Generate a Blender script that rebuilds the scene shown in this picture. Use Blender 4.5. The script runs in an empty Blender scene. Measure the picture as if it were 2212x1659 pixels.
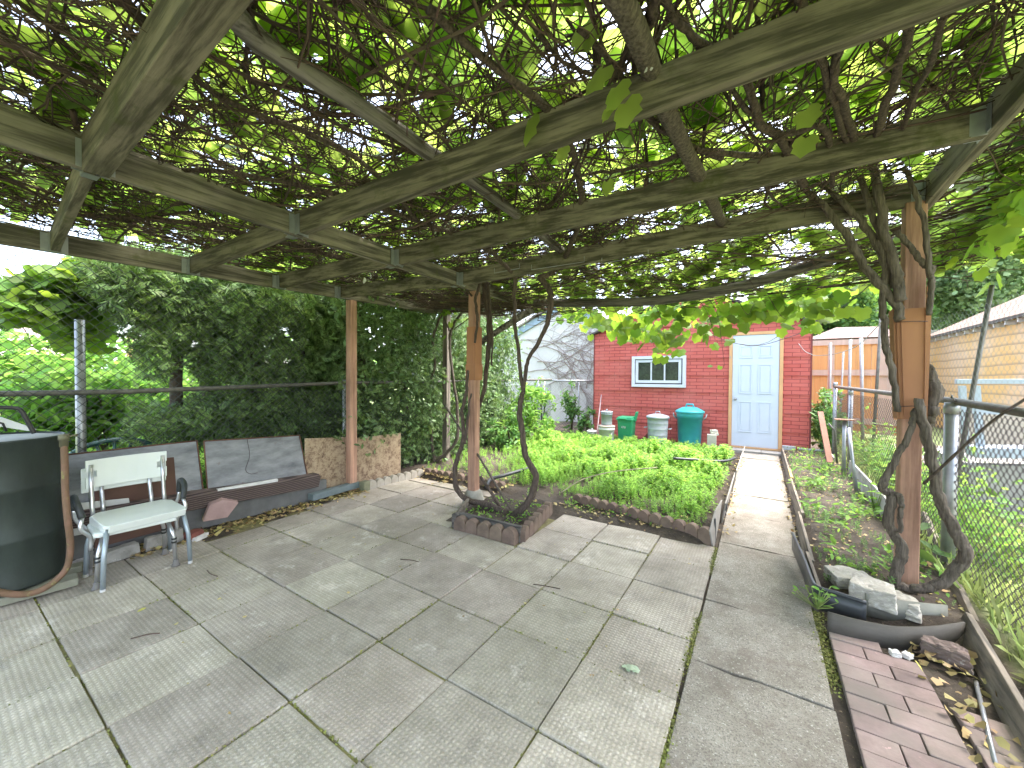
import bpy, bmesh, math, random
import numpy as np
from mathutils import Vector, Matrix
random.seed(7); rng = np.random.default_rng(7)
sc = bpy.context.scene
COL = sc.collection

# ---------------------------------------------------------------- camera
FPX = 835.91; H = 1.40
_yaw = 0.570017 + math.pi/2; _pit = -0.016271; _rol = 0.006772
F = np.array([math.cos(_pit)*math.cos(_yaw), math.cos(_pit)*math.sin(_yaw), math.sin(_pit)])
_r = np.array([math.sin(_yaw), -math.cos(_yaw), 0.0]); _u = np.cross(_r, F)
RT = math.cos(_rol)*_r + math.sin(_rol)*_u
UP = -math.sin(_rol)*_r + math.cos(_rol)*_u
CAM = np.array([0.0, 0.0, H])
cd = bpy.data.cameras.new('camera'); cam = bpy.data.objects.new('camera', cd); COL.objects.link(cam)
cd.sensor_width = 36; cd.lens = FPX/2212*36; cd.clip_start = 0.02; cd.clip_end = 2000
cam.matrix_world = Matrix(((RT[0], UP[0], -F[0], 0), (RT[1], UP[1], -F[1], 0), (RT[2], UP[2], -F[2], H), (0, 0, 0, 1)))
sc.camera = cam
# ---------------------------------------------------------------- sky and sun
SUN_EL = math.radians(62); SUN_ROT = math.radians(50)
w = bpy.data.worlds.new('World'); sc.world = w; w.use_nodes = True
nt = w.node_tree; bg = nt.nodes['Background']
sky = nt.nodes.new('ShaderNodeTexSky'); sky.sky_type = 'NISHITA'; sky.sun_disc = False
sky.sun_elevation = SUN_EL; sky.sun_rotation = SUN_ROT; sky.air_density = 1.0; sky.dust_density = 4.0; sky.ozone_density = 1.0
hs = nt.nodes.new('ShaderNodeHueSaturation'); hs.inputs['Saturation'].default_value = .7; nt.links.new(sky.outputs[0], hs.inputs['Color']); nt.links.new(hs.outputs[0], bg.inputs[0]); bg.inputs[1].default_value = 0.14
sd = bpy.data.lights.new('sun', 'SUN'); sd.energy = .8; sd.angle = math.radians(40); sd.color = (1, .96, .9)
sun = bpy.data.objects.new('sun', sd); COL.objects.link(sun)
_d = Vector((math.sin(SUN_ROT)*math.cos(SUN_EL), math.cos(SUN_ROT)*math.cos(SUN_EL), math.sin(SUN_EL)))
sun.rotation_euler = _d.to_track_quat('Z', 'Y').to_euler()
sc.view_settings.view_transform = 'Standard'; sc.view_settings.look = 'None'
sc.view_settings.exposure = 3.2; sc.view_settings.gamma = 1; sc.view_settings.use_curve_mapping = False
sc.render.engine = 'CYCLES'; sc.cycles.use_denoising = True
sc.cycles.max_bounces = 8; sc.cycles.transmission_bounces = 8; sc.cycles.transparent_max_bounces = 8

# ---------------------------------------------------------------- pixel rays (2212 wide reading of the photo) to points on real planes
def ray(x, y): return F + RT*(x-1106)/FPX + UP*(829.5-y)/FPX
def G(x, y, z=0.0): d = ray(x, y); return CAM + d*(z-H)/d[2]
def PX(x, y, X): d = ray(x, y); return CAM + d*X/d[0]
def PY(x, y, Y): d = ray(x, y); return CAM + d*Y/d[1]
V3 = lambda *a: np.array(a, float)

# ---------------------------------------------------------------- materials
def newmat(name):
    m = bpy.data.materials.new(name); m.use_nodes = True
    n = m.node_tree; b = n.nodes['Principled BSDF']; return m, n, b
def nd(n, t, **k):
    x = n.nodes.new(t)
    for a, v in k.items():
        if a in x.inputs: x.inputs[a].default_value = v
        else: setattr(x, a, v)
    return x
def ramp(n, src, stops, interp='LINEAR'):
    r = n.nodes.new('ShaderNodeValToRGB'); r.color_ramp.interpolation = interp
    e = r.color_ramp.elements
    while len(e) < len(stops): e.new(0.5)
    for i, (p, c) in enumerate(stops):
        e[i].position = p; e[i].color = (*c, 1) if len(c) == 3 else c
    n.links.new(src, r.inputs[0]); return r.outputs[0]
def coords(n, scale=(1, 1, 1), rot=(0, 0, 0)):
    tc = n.nodes.new('ShaderNodeTexCoord'); mp = n.nodes.new('ShaderNodeMapping')
    mp.inputs['Scale'].default_value = scale; mp.inputs['Rotation'].default_value = rot
    n.links.new(tc.outputs['Object'], mp.inputs[0]); return mp.outputs[0]
def noise(n, vec, scale, detail=6, rough=.6):
    t = nd(n, 'ShaderNodeTexNoise', Scale=scale, Detail=detail, Roughness=rough)
    n.links.new(vec, t.inputs['Vector']); return t.outputs[0]
def mixc(n, fac, a, b, mode='MIX'):
    x = n.nodes.new('ShaderNodeMix'); x.data_type = 'RGBA'; x.blend_type = mode
    for sock, v in ((0, fac), (6, a), (7, b)):
        if isinstance(v, bpy.types.NodeSocket): n.links.new(v, x.inputs[sock])
        else: x.inputs[sock].default_value = v if sock == 0 else (*v, 1)
    return x.outputs[2]
def bump(n, b, h, strength=.3, dist=.01):
    x = n.nodes.new('ShaderNodeBump'); x.inputs['Strength'].default_value = strength; x.inputs['Distance'].default_value = dist
    n.links.new(h, x.inputs['Height'])
    b_n = b.inputs['Normal']
    if b_n.is_linked: n.links.new(b_n.links[0].from_socket, x.inputs['Normal'])
    n.links.new(x.outputs[0], b_n)
def hsvjit(n, col, amt_v=.3, amt_h=.02):
    g = n.nodes.new('ShaderNodeNewGeometry')
    h = n.nodes.new('ShaderNodeHueSaturation')
    mv = nd(n, 'ShaderNodeMapRange'); mv.inputs[3].default_value = 1-amt_v; mv.inputs[4].default_value = 1+amt_v
    mh = nd(n, 'ShaderNodeMapRange'); mh.inputs[3].default_value = .5-amt_h; mh.inputs[4].default_value = .5+amt_h
    n.links.new(g.outputs['Random Per Island'], mv.inputs[0])
    w_ = nd(n, 'ShaderNodeMath', operation='MULTIPLY'); w_.inputs[1].default_value = 7.31
    f_ = nd(n, 'ShaderNodeMath', operation='FRACT')
    n.links.new(g.outputs['Random Per Island'], w_.inputs[0]); n.links.new(w_.outputs[0], f_.inputs[0]); n.links.new(f_.outputs[0], mh.inputs[0])
    n.links.new(mh.outputs[0], h.inputs[0]); n.links.new(mv.outputs[0], h.inputs[2]); n.links.new(col, h.inputs[4])
    return h.outputs[0]
def simple(name, c1, c2=None, scale=8, rough=.7, metal=0, bs=.2, bd=.004, stretch=(1, 1, 1), bscale=None, jit=0, spots=None):
    m, n, b = newmat(name); v = coords(n, stretch)
    c2 = c2 or tuple(x*.7 for x in c1)
    col = ramp(n, noise(n, v, scale), [(.3, c2), (.7, c1)])
    if spots: col = mixc(n, ramp(n, noise(n, v, spots[1], 8, .7), [(spots[2], (0, 0, 0)), (spots[2]+.08, (1, 1, 1))]), col, spots[0])
    if jit: col = hsvjit(n, col, jit)
    n.links.new(col, b.inputs['Base Color'])
    b.inputs['Roughness'].default_value = rough; b.inputs['Metallic'].default_value = metal
    if bs: bump(n, b, noise(n, v, bscale or scale*6, 8, .65), bs, bd)
    return m
def leafmat(name, c1, c2, trans, tw=.5, jit=.35, scale=3, hj=.015, rough=.55):
    m, n, b = newmat(name); v = coords(n)
    f = ramp(n, noise(n, v, scale, 3), [(.35, (0, 0, 0)), (.65, (1, 1, 1))])
    col = hsvjit(n, mixc(n, f, c1, c2), jit, hj)
    n.links.new(col, b.inputs['Base Color']); b.inputs['Roughness'].default_value = rough
    b.inputs['Specular IOR Level'].default_value = .3
    t = n.nodes.new('ShaderNodeBsdfTranslucent')
    k = mixc(n, 1.0, mixc(n, f, tuple(x*.8 for x in trans), trans), (1, 1, 1), 'MULTIPLY')
    n.links.new(hsvjit(n, k, jit*.8, hj), t.inputs[0])
    mx = n.nodes.new('ShaderNodeMixShader'); mx.inputs[0].default_value = tw
    n.links.new(b.outputs[0], mx.inputs[1]); n.links.new(t.outputs[0], mx.inputs[2])
    n.links.new(mx.outputs[0], n.nodes['Material Output'].inputs[0])
    return m
def woodmat(name, c1, c2, axis, moss=None, rough=.85, mossamt=.55):
    m, n, b = newmat(name)
    st = [28, 28, 28]; st[axis] = 1.6
    g = noise(n, coords(n, tuple(st)), 1.0, 8, .65)
    col = ramp(n, g, [(.32, tuple(x*.7 for x in c2)), (.42, c2), (.55, c1), (.75, tuple(min(1, x*1.35) for x in c1))])
    blot = noise(n, coords(n), 2.2, 5, .6)
    col = mixc(n, ramp(n, blot, [(.4, (0, 0, 0)), (.75, (.6, .6, .6))]), col, tuple(x*.4 for x in c2))
    if moss: col = mixc(n, ramp(n, noise(n, coords(n), 3.4, 6, .7), [(mossamt, (0, 0, 0)), (mossamt+.14, (.85, .85, .85))]), col, moss)
    n.links.new(col, b.inputs['Base Color']); b.inputs['Roughness'].default_value = rough
    bump(n, b, g, .7, .006); return m

M = {}
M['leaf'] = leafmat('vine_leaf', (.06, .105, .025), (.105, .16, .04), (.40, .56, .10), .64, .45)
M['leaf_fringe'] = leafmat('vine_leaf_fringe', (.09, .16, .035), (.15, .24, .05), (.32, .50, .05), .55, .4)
M['cedar'] = leafmat('cedar_spray', (.095, .155, .065), (.17, .26, .09), (.26, .40, .09), .35, .6, 2.5)
M['ivy'] = leafmat('ivy_leaf', (.08, .14, .06), (.17, .27, .11), (.26, .42, .1), .3, .65, 2.0, rough=.32)
M['lime'] = leafmat('lime_foliage', (.11, .23, .045), (.18, .33, .07), (.34, .58, .10), .5, .45, 1.2)
M['weed'] = leafmat('weed_leaf', (.14, .28, .055), (.235, .41, .09), (.38, .65, .10), .5, .55, 2.2)
M['weed_dark'] = leafmat('broad_weed_leaf', (.07, .16, .05), (.13, .26, .075), (.25, .44, .08), .4, .45, 2.5)
M['tree'] = leafmat('tree_leaf', (.19, .28, .14), (.31, .42, .21), (.40, .58, .22), .4, .4, .6)
M['grass'] = leafmat('grass_blade', (.20, .30, .08), (.42, .42, .20), (.45, .56, .18), .4, .45, 1.5)
M['litter'] = leafmat('dry_leaf', (.35, .26, .10), (.42, .34, .16), (.4, .3, .1), .15, .5, 6, .03)
M['palegreen'] = leafmat('fallen_leaf', (.42, .52, .36), (.5, .58, .42), (.4, .5, .3), .2, .1)
M['bark'] = simple('vine_bark', (.15, .11, .085), (.03, .022, .018), 26, .95, 0, 1.0, .012, (3, 3, .35), 34)
M['bark_light'] = simple('weathered_vine_bark', (.20, .163, .13), (.045, .035, .027), 26, .95, 0, 1.0, .012, (3, 3, .3), 34)
M['twig'] = simple('vine_twig', (.12, .08, .058), (.045, .03, .022), 8, .9, 0, .3, .002, jit=.4)
M['trunk'] = simple('cedar_trunk', (.13, .10, .085), (.05, .038, .03), 10, .95, 0, .8, .015, (2, 2, .3), 20)
M['beam_x'] = woodmat('weathered_beam_x', (.20, .175, .125), (.07, .062, .04), 0, (.055, .065, .014))
M['beam_y'] = woodmat('weathered_beam_y', (.24, .215, .165), (.085, .076, .055), 1, (.08, .085, .022), mossamt=.58)
M['log'] = woodmat('old_log', (.22, .20, .18), (.07, .06, .05), 1, None)
M['logx'] = woodmat('old_log_x', (.15, .135, .12), (.05, .045, .04), 0, None)
M['post'] = woodmat('stained_post', (.52, .30, .21), (.38, .21, .145), 2, (.16, .12, .06), mossamt=.72)
M['graypost'] = woodmat('gray_post', (.24, .21, .17), (.10, .085, .07), 2, None)
M['wrap'] = simple('bent_shingle', (.42, .20, .10), (.34, .16, .085), 5, .85, 0, .2, .002, (1, 1, .3), 60)
M['board'] = woodmat('old_board', (.24, .20, .155), (.12, .105, .085), 1, None)
M['galv'] = simple('galvanised_steel', (.42, .44, .46), (.30, .31, .33), 12, .42, .7, .1, .001)
M['galv_dark'] = simple('weathered_pipe', (.17, .165, .15), (.09, .085, .07), 14, .6, .4, .25, .002, spots=((.16, .14, .08), 20, .6))
M['wire'] = simple('fence_wire', (.10, .11, .11), (.05, .055, .055), 20, .55, .5, 0)
M['wire_r'] = simple('brown_fence_wire', (.10, .075, .08), (.05, .04, .045), 20, .6, .3, 0)
M['wire_l'] = simple('pale_fence_wire', (.34, .36, .36), (.24, .26, .26), 20, .5, .4, 0)

# ---------------------------------------------------------------- mesh helpers
class MB:
    def __init__(s): s.v = []; s.f = []; s.m = []; s.sm = []
    def add(s, vs, fs, mi=0, smooth=False):
        o = len(s.v); s.v += [tuple(map(float, p)) for p in vs]
        s.f += [tuple(i+o for i in f) for f in fs]; s.m += [mi]*len(fs); s.sm += [smooth]*len(fs); return s
    def box(s, c, size, mi=0, rot=None, taper=1.0):
        x, y, z = [k/2 for k in size]
        P = [(-x, -y, -z), (x, -y, -z), (x, y, -z), (-x, y, -z), (-x*taper, -y*taper, z), (x*taper, -y*taper, z), (x*taper, y*taper, z), (-x*taper, y*taper, z)]
        if rot is not None: P = [tuple(rot @ Vector(p)) for p in P]
        P = [(p[0]+c[0], p[1]+c[1], p[2]+c[2]) for p in P]
        return s.add(P, [(0, 3, 2, 1), (4, 5, 6, 7), (0, 1, 5, 4), (1, 2, 6, 5), (2, 3, 7, 6), (3, 0, 4, 7)], mi)
    def span(s, a, b, width, height, mi=0, up=(0, 0, 1)):   # a beam whose axis runs a-b
        a = Vector(a); b = Vector(b); d = (b-a).normalized(); u = Vector(up); r = d.cross(u).normalized(); u = r.cross(d)
        P = []
        for q in (a, b):
            for sx, sz in ((-1, -1), (1, -1), (1, 1), (-1, 1)): P.append(q + r*width/2*sx + u*height/2*sz)
        return s.add(P, [(0, 1, 2, 3), (7, 6, 5, 4), (0, 4, 5, 1), (1, 5, 6, 2), (2, 6, 7, 3), (3, 7, 4, 0)], mi)
    def tube(s, pts, rad, n=8, mi=0, smooth=True, cap=True, wob=0.0):
        pts = [Vector(p) for p in pts]
        if not hasattr(rad, '__len__'): rad = [rad]*len(pts)
        prev = None; rings = []; o = []
        for i, p in enumerate(pts):
            t = (pts[min(i+1, len(pts)-1)] - pts[max(i-1, 0)])
            t = t.normalized() if t.length > 1e-9 else Vector((0, 0, 1))
            if prev is None:
                prev = t.orthogonal().normalized()
            prev = (prev - t*prev.dot(t)); prev = prev.normalized() if prev.length > 1e-6 else t.orthogonal().normalized()
            q = t.cross(prev)
            for k in range(n):
                a = 2*math.pi*k/n; rr = rad[i]*(1 + (wob*(random.random()-.5)*2 if wob else 0))
                o.append(p + prev*math.cos(a)*rr + q*math.sin(a)*rr)
        fs = []
        for i in range(len(pts)-1):
            for k in range(n):
                k2 = (k+1) % n; fs.append((i*n+k, i*n+k2, (i+1)*n+k2, (i+1)*n+k))
        if cap: fs.append(tuple(range(n-1, -1, -1))); fs.append(tuple((len(pts)-1)*n+k for k in range(n)))
        return s.add(o, fs, mi, smooth)
    def lathe(s, c, prof, n=28, mi=0, smooth=True, sx=1, sy=1):
        o = []; fs = []
        for r, z in prof:
            for k in range(n):
                a = 2*math.pi*k/n; o.append((c[0]+r*math.cos(a)*sx, c[1]+r*math.sin(a)*sy, c[2]+z))
        for i in range(len(prof)-1):
            for k in range(n):
                k2 = (k+1) % n; fs.append((i*n+k, i*n+k2, (i+1)*n+k2, (i+1)*n+k))
        fs.append(tuple(range(n-1, -1, -1))); fs.append(tuple((len(prof)-1)*n+k for k in range(n)))
        return s.add(o, fs, mi, smooth)
    def prism(s, poly, ext, mi=0):     # poly: list of 3D points (planar), extruded by ext
        n = len(poly); e = Vector(ext)
        P = [Vector(p) for p in poly] + [Vector(p)+e for p in poly]
        fs = [tuple(range(n)), tuple(range(2*n-1, n-1, -1))] + [(i, n+i, n+(i+1) % n, (i+1) % n) for i in range(n)]
        return s.add(P, fs, mi)
    def build(s, name, mats, parent=None, bev=0, xf=None):
        me = bpy.data.meshes.new(name)
        v = s.v if xf is None else [tuple(xf @ Vector(p)) for p in s.v]
        me.from_pydata(v, [], s.f)
        if not isinstance(mats, (list, tuple)): mats = [mats]
        for m_ in mats: me.materials.append(m_)
        me.polygons.foreach_set('material_index', s.m); me.polygons.foreach_set('use_smooth', s.sm)
        bm = bmesh.new(); bm.from_mesh(me); bmesh.ops.recalc_face_normals(bm, faces=bm.faces); bm.to_mesh(me); bm.free()
        me.update(); o = bpy.data.objects.new(name, me); COL.objects.link(o)
        if parent is not None: o.parent = parent; 
        if bev:
            md = o.modifiers.new('bevel', 'BEVEL'); md.width = bev; md.segments = 2; md.limit_method = 'ANGLE'; md.angle_limit = math.radians(40)
        return o
def arrmesh(name, V, T, mat, parent=None, smooth=False):
    V = np.asarray(V, np.float32).reshape(-1, 3); T = np.asarray(T, np.int32); k = T.shape[1]
    me = bpy.data.meshes.new(name); me.vertices.add(len(V)); me.vertices.foreach_set('co', V.ravel())
    me.loops.add(T.size); me.loops.foreach_set('vertex_index', T.ravel())
    me.polygons.add(len(T)); me.polygons.foreach_set('loop_start', np.arange(0, T.size, k, dtype=np.int32))
    if smooth: me.polygons.foreach_set('use_smooth', np.ones(len(T), bool))
    me.materials.append(mat); me.update(); me.validate()
    o = bpy.data.objects.new(name, me); COL.objects.link(o)
    if parent is not None: o.parent = parent
    return o
def tag(o, label, cat, group=None, kind=None):
    o['label'] = label; o['category'] = cat
    if group: o['group'] = group
    if kind: o['kind'] = kind
    return o
def empty(name, loc, label, cat, group=None):   # parts are modelled in world metres; the matrix keeps them there
    o = bpy.data.objects.new(name, None); COL.objects.link(o); o.location = loc; o.empty_display_size = .1
    return tag(o, label, cat, group)
def adopt(root):       # parts were built in world space: shift them under the empty's base point
    bpy.context.view_layer.update()
    for c in root.children:
        c.matrix_parent_inverse = Matrix.Translation(-Vector(root.location))
def structure(o): o['kind'] = 'structure'; return o

# leaf templates -------------------------------------------------
def tmpl_grape():
    out = [(0, -.02), (.22, -.22), (.42, -.12), (.50, .10), (.40, .26), (.47, .46), (.25, .58), (.0, .80), (-.25, .58), (-.47, .46), (-.40, .26), (-.50, .10), (-.42, -.12), (-.22, -.22)]
    v = [(0, .12, 0)] + [(x, y, -.35*abs(x)**1.3 - .12*y*y) for x, y in out]
    n = len(out); return np.array(v), np.array([(0, i+1, (i+1) % n + 1) for i in range(n)])
def tmpl_oval():
    v = [(0, 0, 0), (.22, .3, .03), (.18, .7, -.02), (0, 1, -.1), (-.18, .7, -.02), (-.22, .3, .03), (0, .45, -.05)]
    return np.array(v), np.array([(6, i, (i+1) % 6) for i in range(6)])
def tmpl_spray():
    v = []; t = []
    def blade(x0, y0, ang, L, wd):
        o = len(v); c, s_ = math.cos(ang), math.sin(ang)
        for lx, ly in ((-wd, 0), (wd, 0), (wd*.5, L), (-wd*.5, L)):
            v.append((x0 + c*lx + s_*ly, y0 - s_*lx + c*ly, -.25*(y0+ly)**2*.6))
        t.append((o, o+1, o+2)); t.append((o, o+2, o+3))
    blade(0, 0, 0, 1, .05)
    for y0, a, L in ((.12, .7, .5), (.2, -.75, .5), (.38, .65, .45), (.48, -.6, .42), (.62, .55, .34), (.7, -.55, .3)): blade(0, y0, a, L, .06)
    return np.array(v), np.array(t)
def tmpl_weed():    # an upright stem with whorls of narrow leaves
    v = []; t = []
    def leaf(h, ang, L, wd, rise):
        o = len(v); c, s_ = math.cos(ang), math.sin(ang)
        for a, b, z in ((0, 0, 0), (L*.5, wd, rise*.7), (L, 0, rise*.6), (L*.5, -wd, rise*.7)):
            v.append((c*a - s_*b, s_*a + c*b, h+z))
        t.append((o, o+1, o+2)); t.append((o, o+2, o+3))
    o = 0; v += [(-.012, 0, 0), (.012, 0, 0), (0, .0, 1)]; t.append((0, 1, 2))
    for i, h in enumerate((.25, .42, .58, .72, .84, .94)):
        for k in range(3): leaf(h, i*1.1 + k*2.09, .36-.22*h, .085-.035*h, .12)
    return np.array(v), np.array(t)
def tmpl_blade():
    return np.array([(-.03, 0, 0), (.03, 0, 0), (.02, .12, .6), (0, .4, 1.0)]), np.array([(0, 1, 2), (0, 2, 3)])
def tmpl_rag():
    v = [(0, 0, 0), (.5, .1, .15), (.35, .6, 0), (-.1, .7, .2), (-.4, .35, .05)]
    return np.array(v), np.array([(0, 1, 2), (0, 2, 3), (0, 3, 4)])
TG, TO, TS, TW, TB, TR = tmpl_grape(), tmpl_oval(), tmpl_spray(), tmpl_weed(), tmpl_blade(), tmpl_rag()
def cloud(P, size, tm, nrm=None, spread=.6, up=False, yawonly=False, tilt=.15, fwd=None):
    """leaf geometry at points P; nrm = mean normal, spread = how far leaves turn away from it"""
    tv, tt = tm; N = len(P); P = np.asarray(P, float)
    size = np.broadcast_to(np.asarray(size, float), (N,))
    if yawonly:
        z = np.tile(V3(0, 0, 1), (N, 1)) + rng.normal(0, tilt, (N, 3))
    else:
        z = (np.zeros((N, 3)) if nrm is None else np.broadcast_to(np.asarray(nrm, float), (N, 3))) + rng.normal(0, spread, (N, 3))
    z /= np.linalg.norm(z, axis=1)[:, None] + 1e-9
    y = rng.normal(0, 1, (N, 3)) if fwd is None else np.broadcast_to(np.asarray(fwd, float), (N, 3)) + rng.normal(0, .35, (N, 3))
    y -= (y*z).sum(1)[:, None]*z; y /= np.linalg.norm(y, axis=1)[:, None] + 1e-9
    x = np.cross(y, z)
    V = P[:, None, :] + size[:, None, None]*(tv[None, :, 0:1]*x[:, None, :] + tv[None, :, 1:2]*y[:, None, :] + tv[None, :, 2:3]*z[:, None, :])
    T = tt[None] + (np.arange(N)*len(tv))[:, None, None]
    return V.reshape(-1, 3), T.reshape(-1, 3)
def merge(*vt):
    Vs, Ts, o = [], [], 0
    for V, T in vt: Vs.append(V); Ts.append(T+o); o += len(V)
    return np.concatenate(Vs), np.concatenate(Ts)
def tubes_arr(lines, n=4):    # many thin tubes in one array mesh (quads)
    Vs, Ts, o = [], [], 0
    for pts, r0, r1 in lines:
        p = np.asarray(pts, float); m = len(p)
        t = np.gradient(p, axis=0); t /= np.linalg.norm(t, axis=1)[:, None]+1e-9
        ref = V3(0, 0, 1) if abs(t[:, 2]).mean() < .9 else V3(1, 0, 0)
        a = np.cross(t, ref); a /= np.linalg.norm(a, axis=1)[:, None]+1e-9; b = np.cross(t, a)
        r = np.linspace(r0, r1, m)[:, None]
        ring = np.stack([p + r*(a*math.cos(2*math.pi*k/n) + b*math.sin(2*math.pi*k/n)) for k in range(n)], 1)
        Vs.append(ring.reshape(-1, 3))
        i = np.arange(m-1)[:, None]*n; k = np.arange(n)[None]
        Ts.append((np.stack([i+k, i+(k+1) % n, i+n+(k+1) % n, i+n+k], -1) + o).reshape(-1, 4)); o += m*n
    return np.concatenate(Vs), np.concatenate(Ts)
def smooth_path(pts, k=5):   # Catmull-Rom
    P = [np.asarray(p, float) for p in pts]; P = [2*P[0]-P[1]] + P + [2*P[-1]-P[-2]]; out = []
    for i in range(1, len(P)-2):
        for j in range(k):
            t = j/k; a, b, c, d = P[i-1:i+3]
            out.append(.5*((2*b) + (c-a)*t + (2*a-5*b+4*c-d)*t*t + (3*b-a-3*c+d)*t**3))
    out.append(P[-2]); return out
def interp(rad, n): return list(np.interp(np.linspace(0, 1, n), np.linspace(0, 1, len(rad)), rad))
exec_parts = []

# ================================================================ GROUND
def slope(Y): return .1*min(1, max(0, (Y-3.7)/4.6))
def in_patio(X, Y): return X < -.2 and X > (-3.99 if 1.2 < Y < 3 else -4.06) and Y < (3.66 if X > -2.45 else 3.86)
def ground_z(X, Y):
    n1 = math.sin(X*7.1+Y*3.3)*math.sin(Y*8.7-X*2.1)
    s = slope(Y)
    if X > 1.14: return s*.3 + .01*n1
    if X < -4.45: return s + .02 + .02*n1
    if Y > 8.3: return s
    if Y < 3.86 and in_patio(X, Y): return -.014 + .004*n1
    if X <= -3.9 and Y < 3.86: return -.005 + .018*n1
    if -.34 <= X <= .34: return s - .012
    if X > .34:
        if Y < 3.02: return .004 + .012*n1 if X > .36 else -.02
        return s + .09 + .018*n1
    return s + .03 + .02*n1
def build_ground():
    xs = np.concatenate([[-600, -200, -80, -40, -20, -12, -8], np.arange(-6, 5, .09), [6, 8, 12, 20, 40, 80, 200, 600]])
    ys = np.concatenate([[-600, -100, -20, -6], np.arange(-2, 11, .09), [12, 14, 18, 25, 40, 80, 200, 600]])
    V = [(x, y, ground_z(x, y) if -7 < x < 5.5 and -3 < y < 12 else -.02 if x > 1.2 else .0) for y in ys for x in xs]
    n = len(xs); T = [(j*n+i, j*n+i+1, (j+1)*n+i+1, (j+1)*n+i) for j in range(len(ys)-1) for i in range(n-1)]
    m, nn, b = newmat('soil'); v = coords(nn)
    c = ramp(nn, noise(nn, v, 5, 8, .7), [(.3, (.03, .022, .016)), (.55, (.075, .058, .043)), (.8, (.15, .125, .095))])
    c = mixc(nn, ramp(nn, noise(nn, v, 60, 4, .8), [(.62, (0, 0, 0)), (.68, (1, 1, 1))]), c, (.25, .2, .12))
    tc = nn.nodes.new('ShaderNodeTexCoord'); sp = nn.nodes.new('ShaderNodeSeparateXYZ'); nn.links.new(tc.outputs['Object'], sp.inputs[0])
    def step(sock, a, b_):
        r = nd(nn, 'ShaderNodeMapRange'); r.inputs[1].default_value = a; r.inputs[2].default_value = b_; nn.links.new(sock, r.inputs[0]); return r.outputs[0]
    out_l = step(sp.outputs[0], -4.7, -5.2); out_r = step(sp.outputs[0], 1.02, 1.16)
    mx = nd(nn, 'ShaderNodeMath', operation='MAXIMUM'); nn.links.new(out_l, mx.inputs[0]); nn.links.new(out_r, mx.inputs[1])
    gr = ramp(nn, noise(nn, v, 3, 8, .7), [(.35, (.14, .20, .06)), (.6, (.26, .30, .12)), (.8, (.40, .36, .24))])
    c = mixc(nn, mx.outputs[0], c, gr)
    nn.links.new(c, b.inputs['Base Color']); b.inputs['Roughness'].default_value = .95
    bump(nn, b, noise(nn, v, 40, 8, .7), .8, .02)
    structure(arrmesh('ground', V, T, m, smooth=True))
build_ground()

# ---- paving slabs
def slabmat():
    m, n, b = newmat('concrete_slab'); v = coords(n)
    c = ramp(n, noise(n, v, 2.4, 8, .65), [(.30, (.30, .255, .20)), (.5, (.47, .41, .335)), (.70, (.60, .53, .445))])
    c = mixc(n, ramp(n, noise(n, v, 90, 4, .8), [(.4, (0, 0, 0)), (.75, (.5, .5, .5))]), c, (.14, .135, .115))
    c = mixc(n, ramp(n, noise(n, v, 1.5, 8, .75), [(.44, (0, 0, 0)), (.62, (.8, .8, .8))]), c, (.26, .225, .17))
    c = mixc(n, ramp(n, noise(n, v, 7, 8, .75), [(.52, (0, 0, 0)), (.66, (.5, .5, .5))]), c, (.20, .18, .155))
    c = mixc(n, ramp(n, noise(n, coords(n, (1, 1, 1), (0, 0, .7)), 3.1, 10, .8), [(.56, (0, 0, 0)), (.66, (.7, .7, .7))]), c, (.68, .62, .55))
    c = mixc(n, ramp(n, noise(n, v, 260, 2, .5), [(.55, (0, 0, 0)), (.7, (.6, .6, .6))]), c, (.60, .58, .52))
    c = hsvjit(n, c, .17, .015)
    a1 = nd(n, 'ShaderNodeTexWave', Scale=15.0, Distortion=.2); a1.bands_direction = 'X'; a1.wave_profile = 'SIN'; a1.inputs['Detail Scale'].default_value = 3
    a2 = nd(n, 'ShaderNodeTexWave', Scale=15.0, Distortion=.2); a2.bands_direction = 'Y'; a2.inputs['Detail Scale'].default_value = 3
    n.links.new(v, a1.inputs[0]); n.links.new(v, a2.inputs[0])
    mu = nd(n, 'ShaderNodeMath', operation='MULTIPLY'); n.links.new(a1.outputs['Fac'], mu.inputs[0]); n.links.new(a2.outputs['Fac'], mu.inputs[1])
    c = mixc(n, ramp(n, mu.outputs[0], [(.0, (.28, .28, .28)), (.35, (0, 0, 0))]), c, (.15, .145, .125))
    n.links.new(c, b.inputs['Base Color']); b.inputs['Roughness'].default_value = .92
    bump(n, b, mu.outputs[0], .5, .004); bump(n, b, noise(n, v, 140, 5, .7), .35, .003)
    return m
M['slab'] = slabmat()
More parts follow.
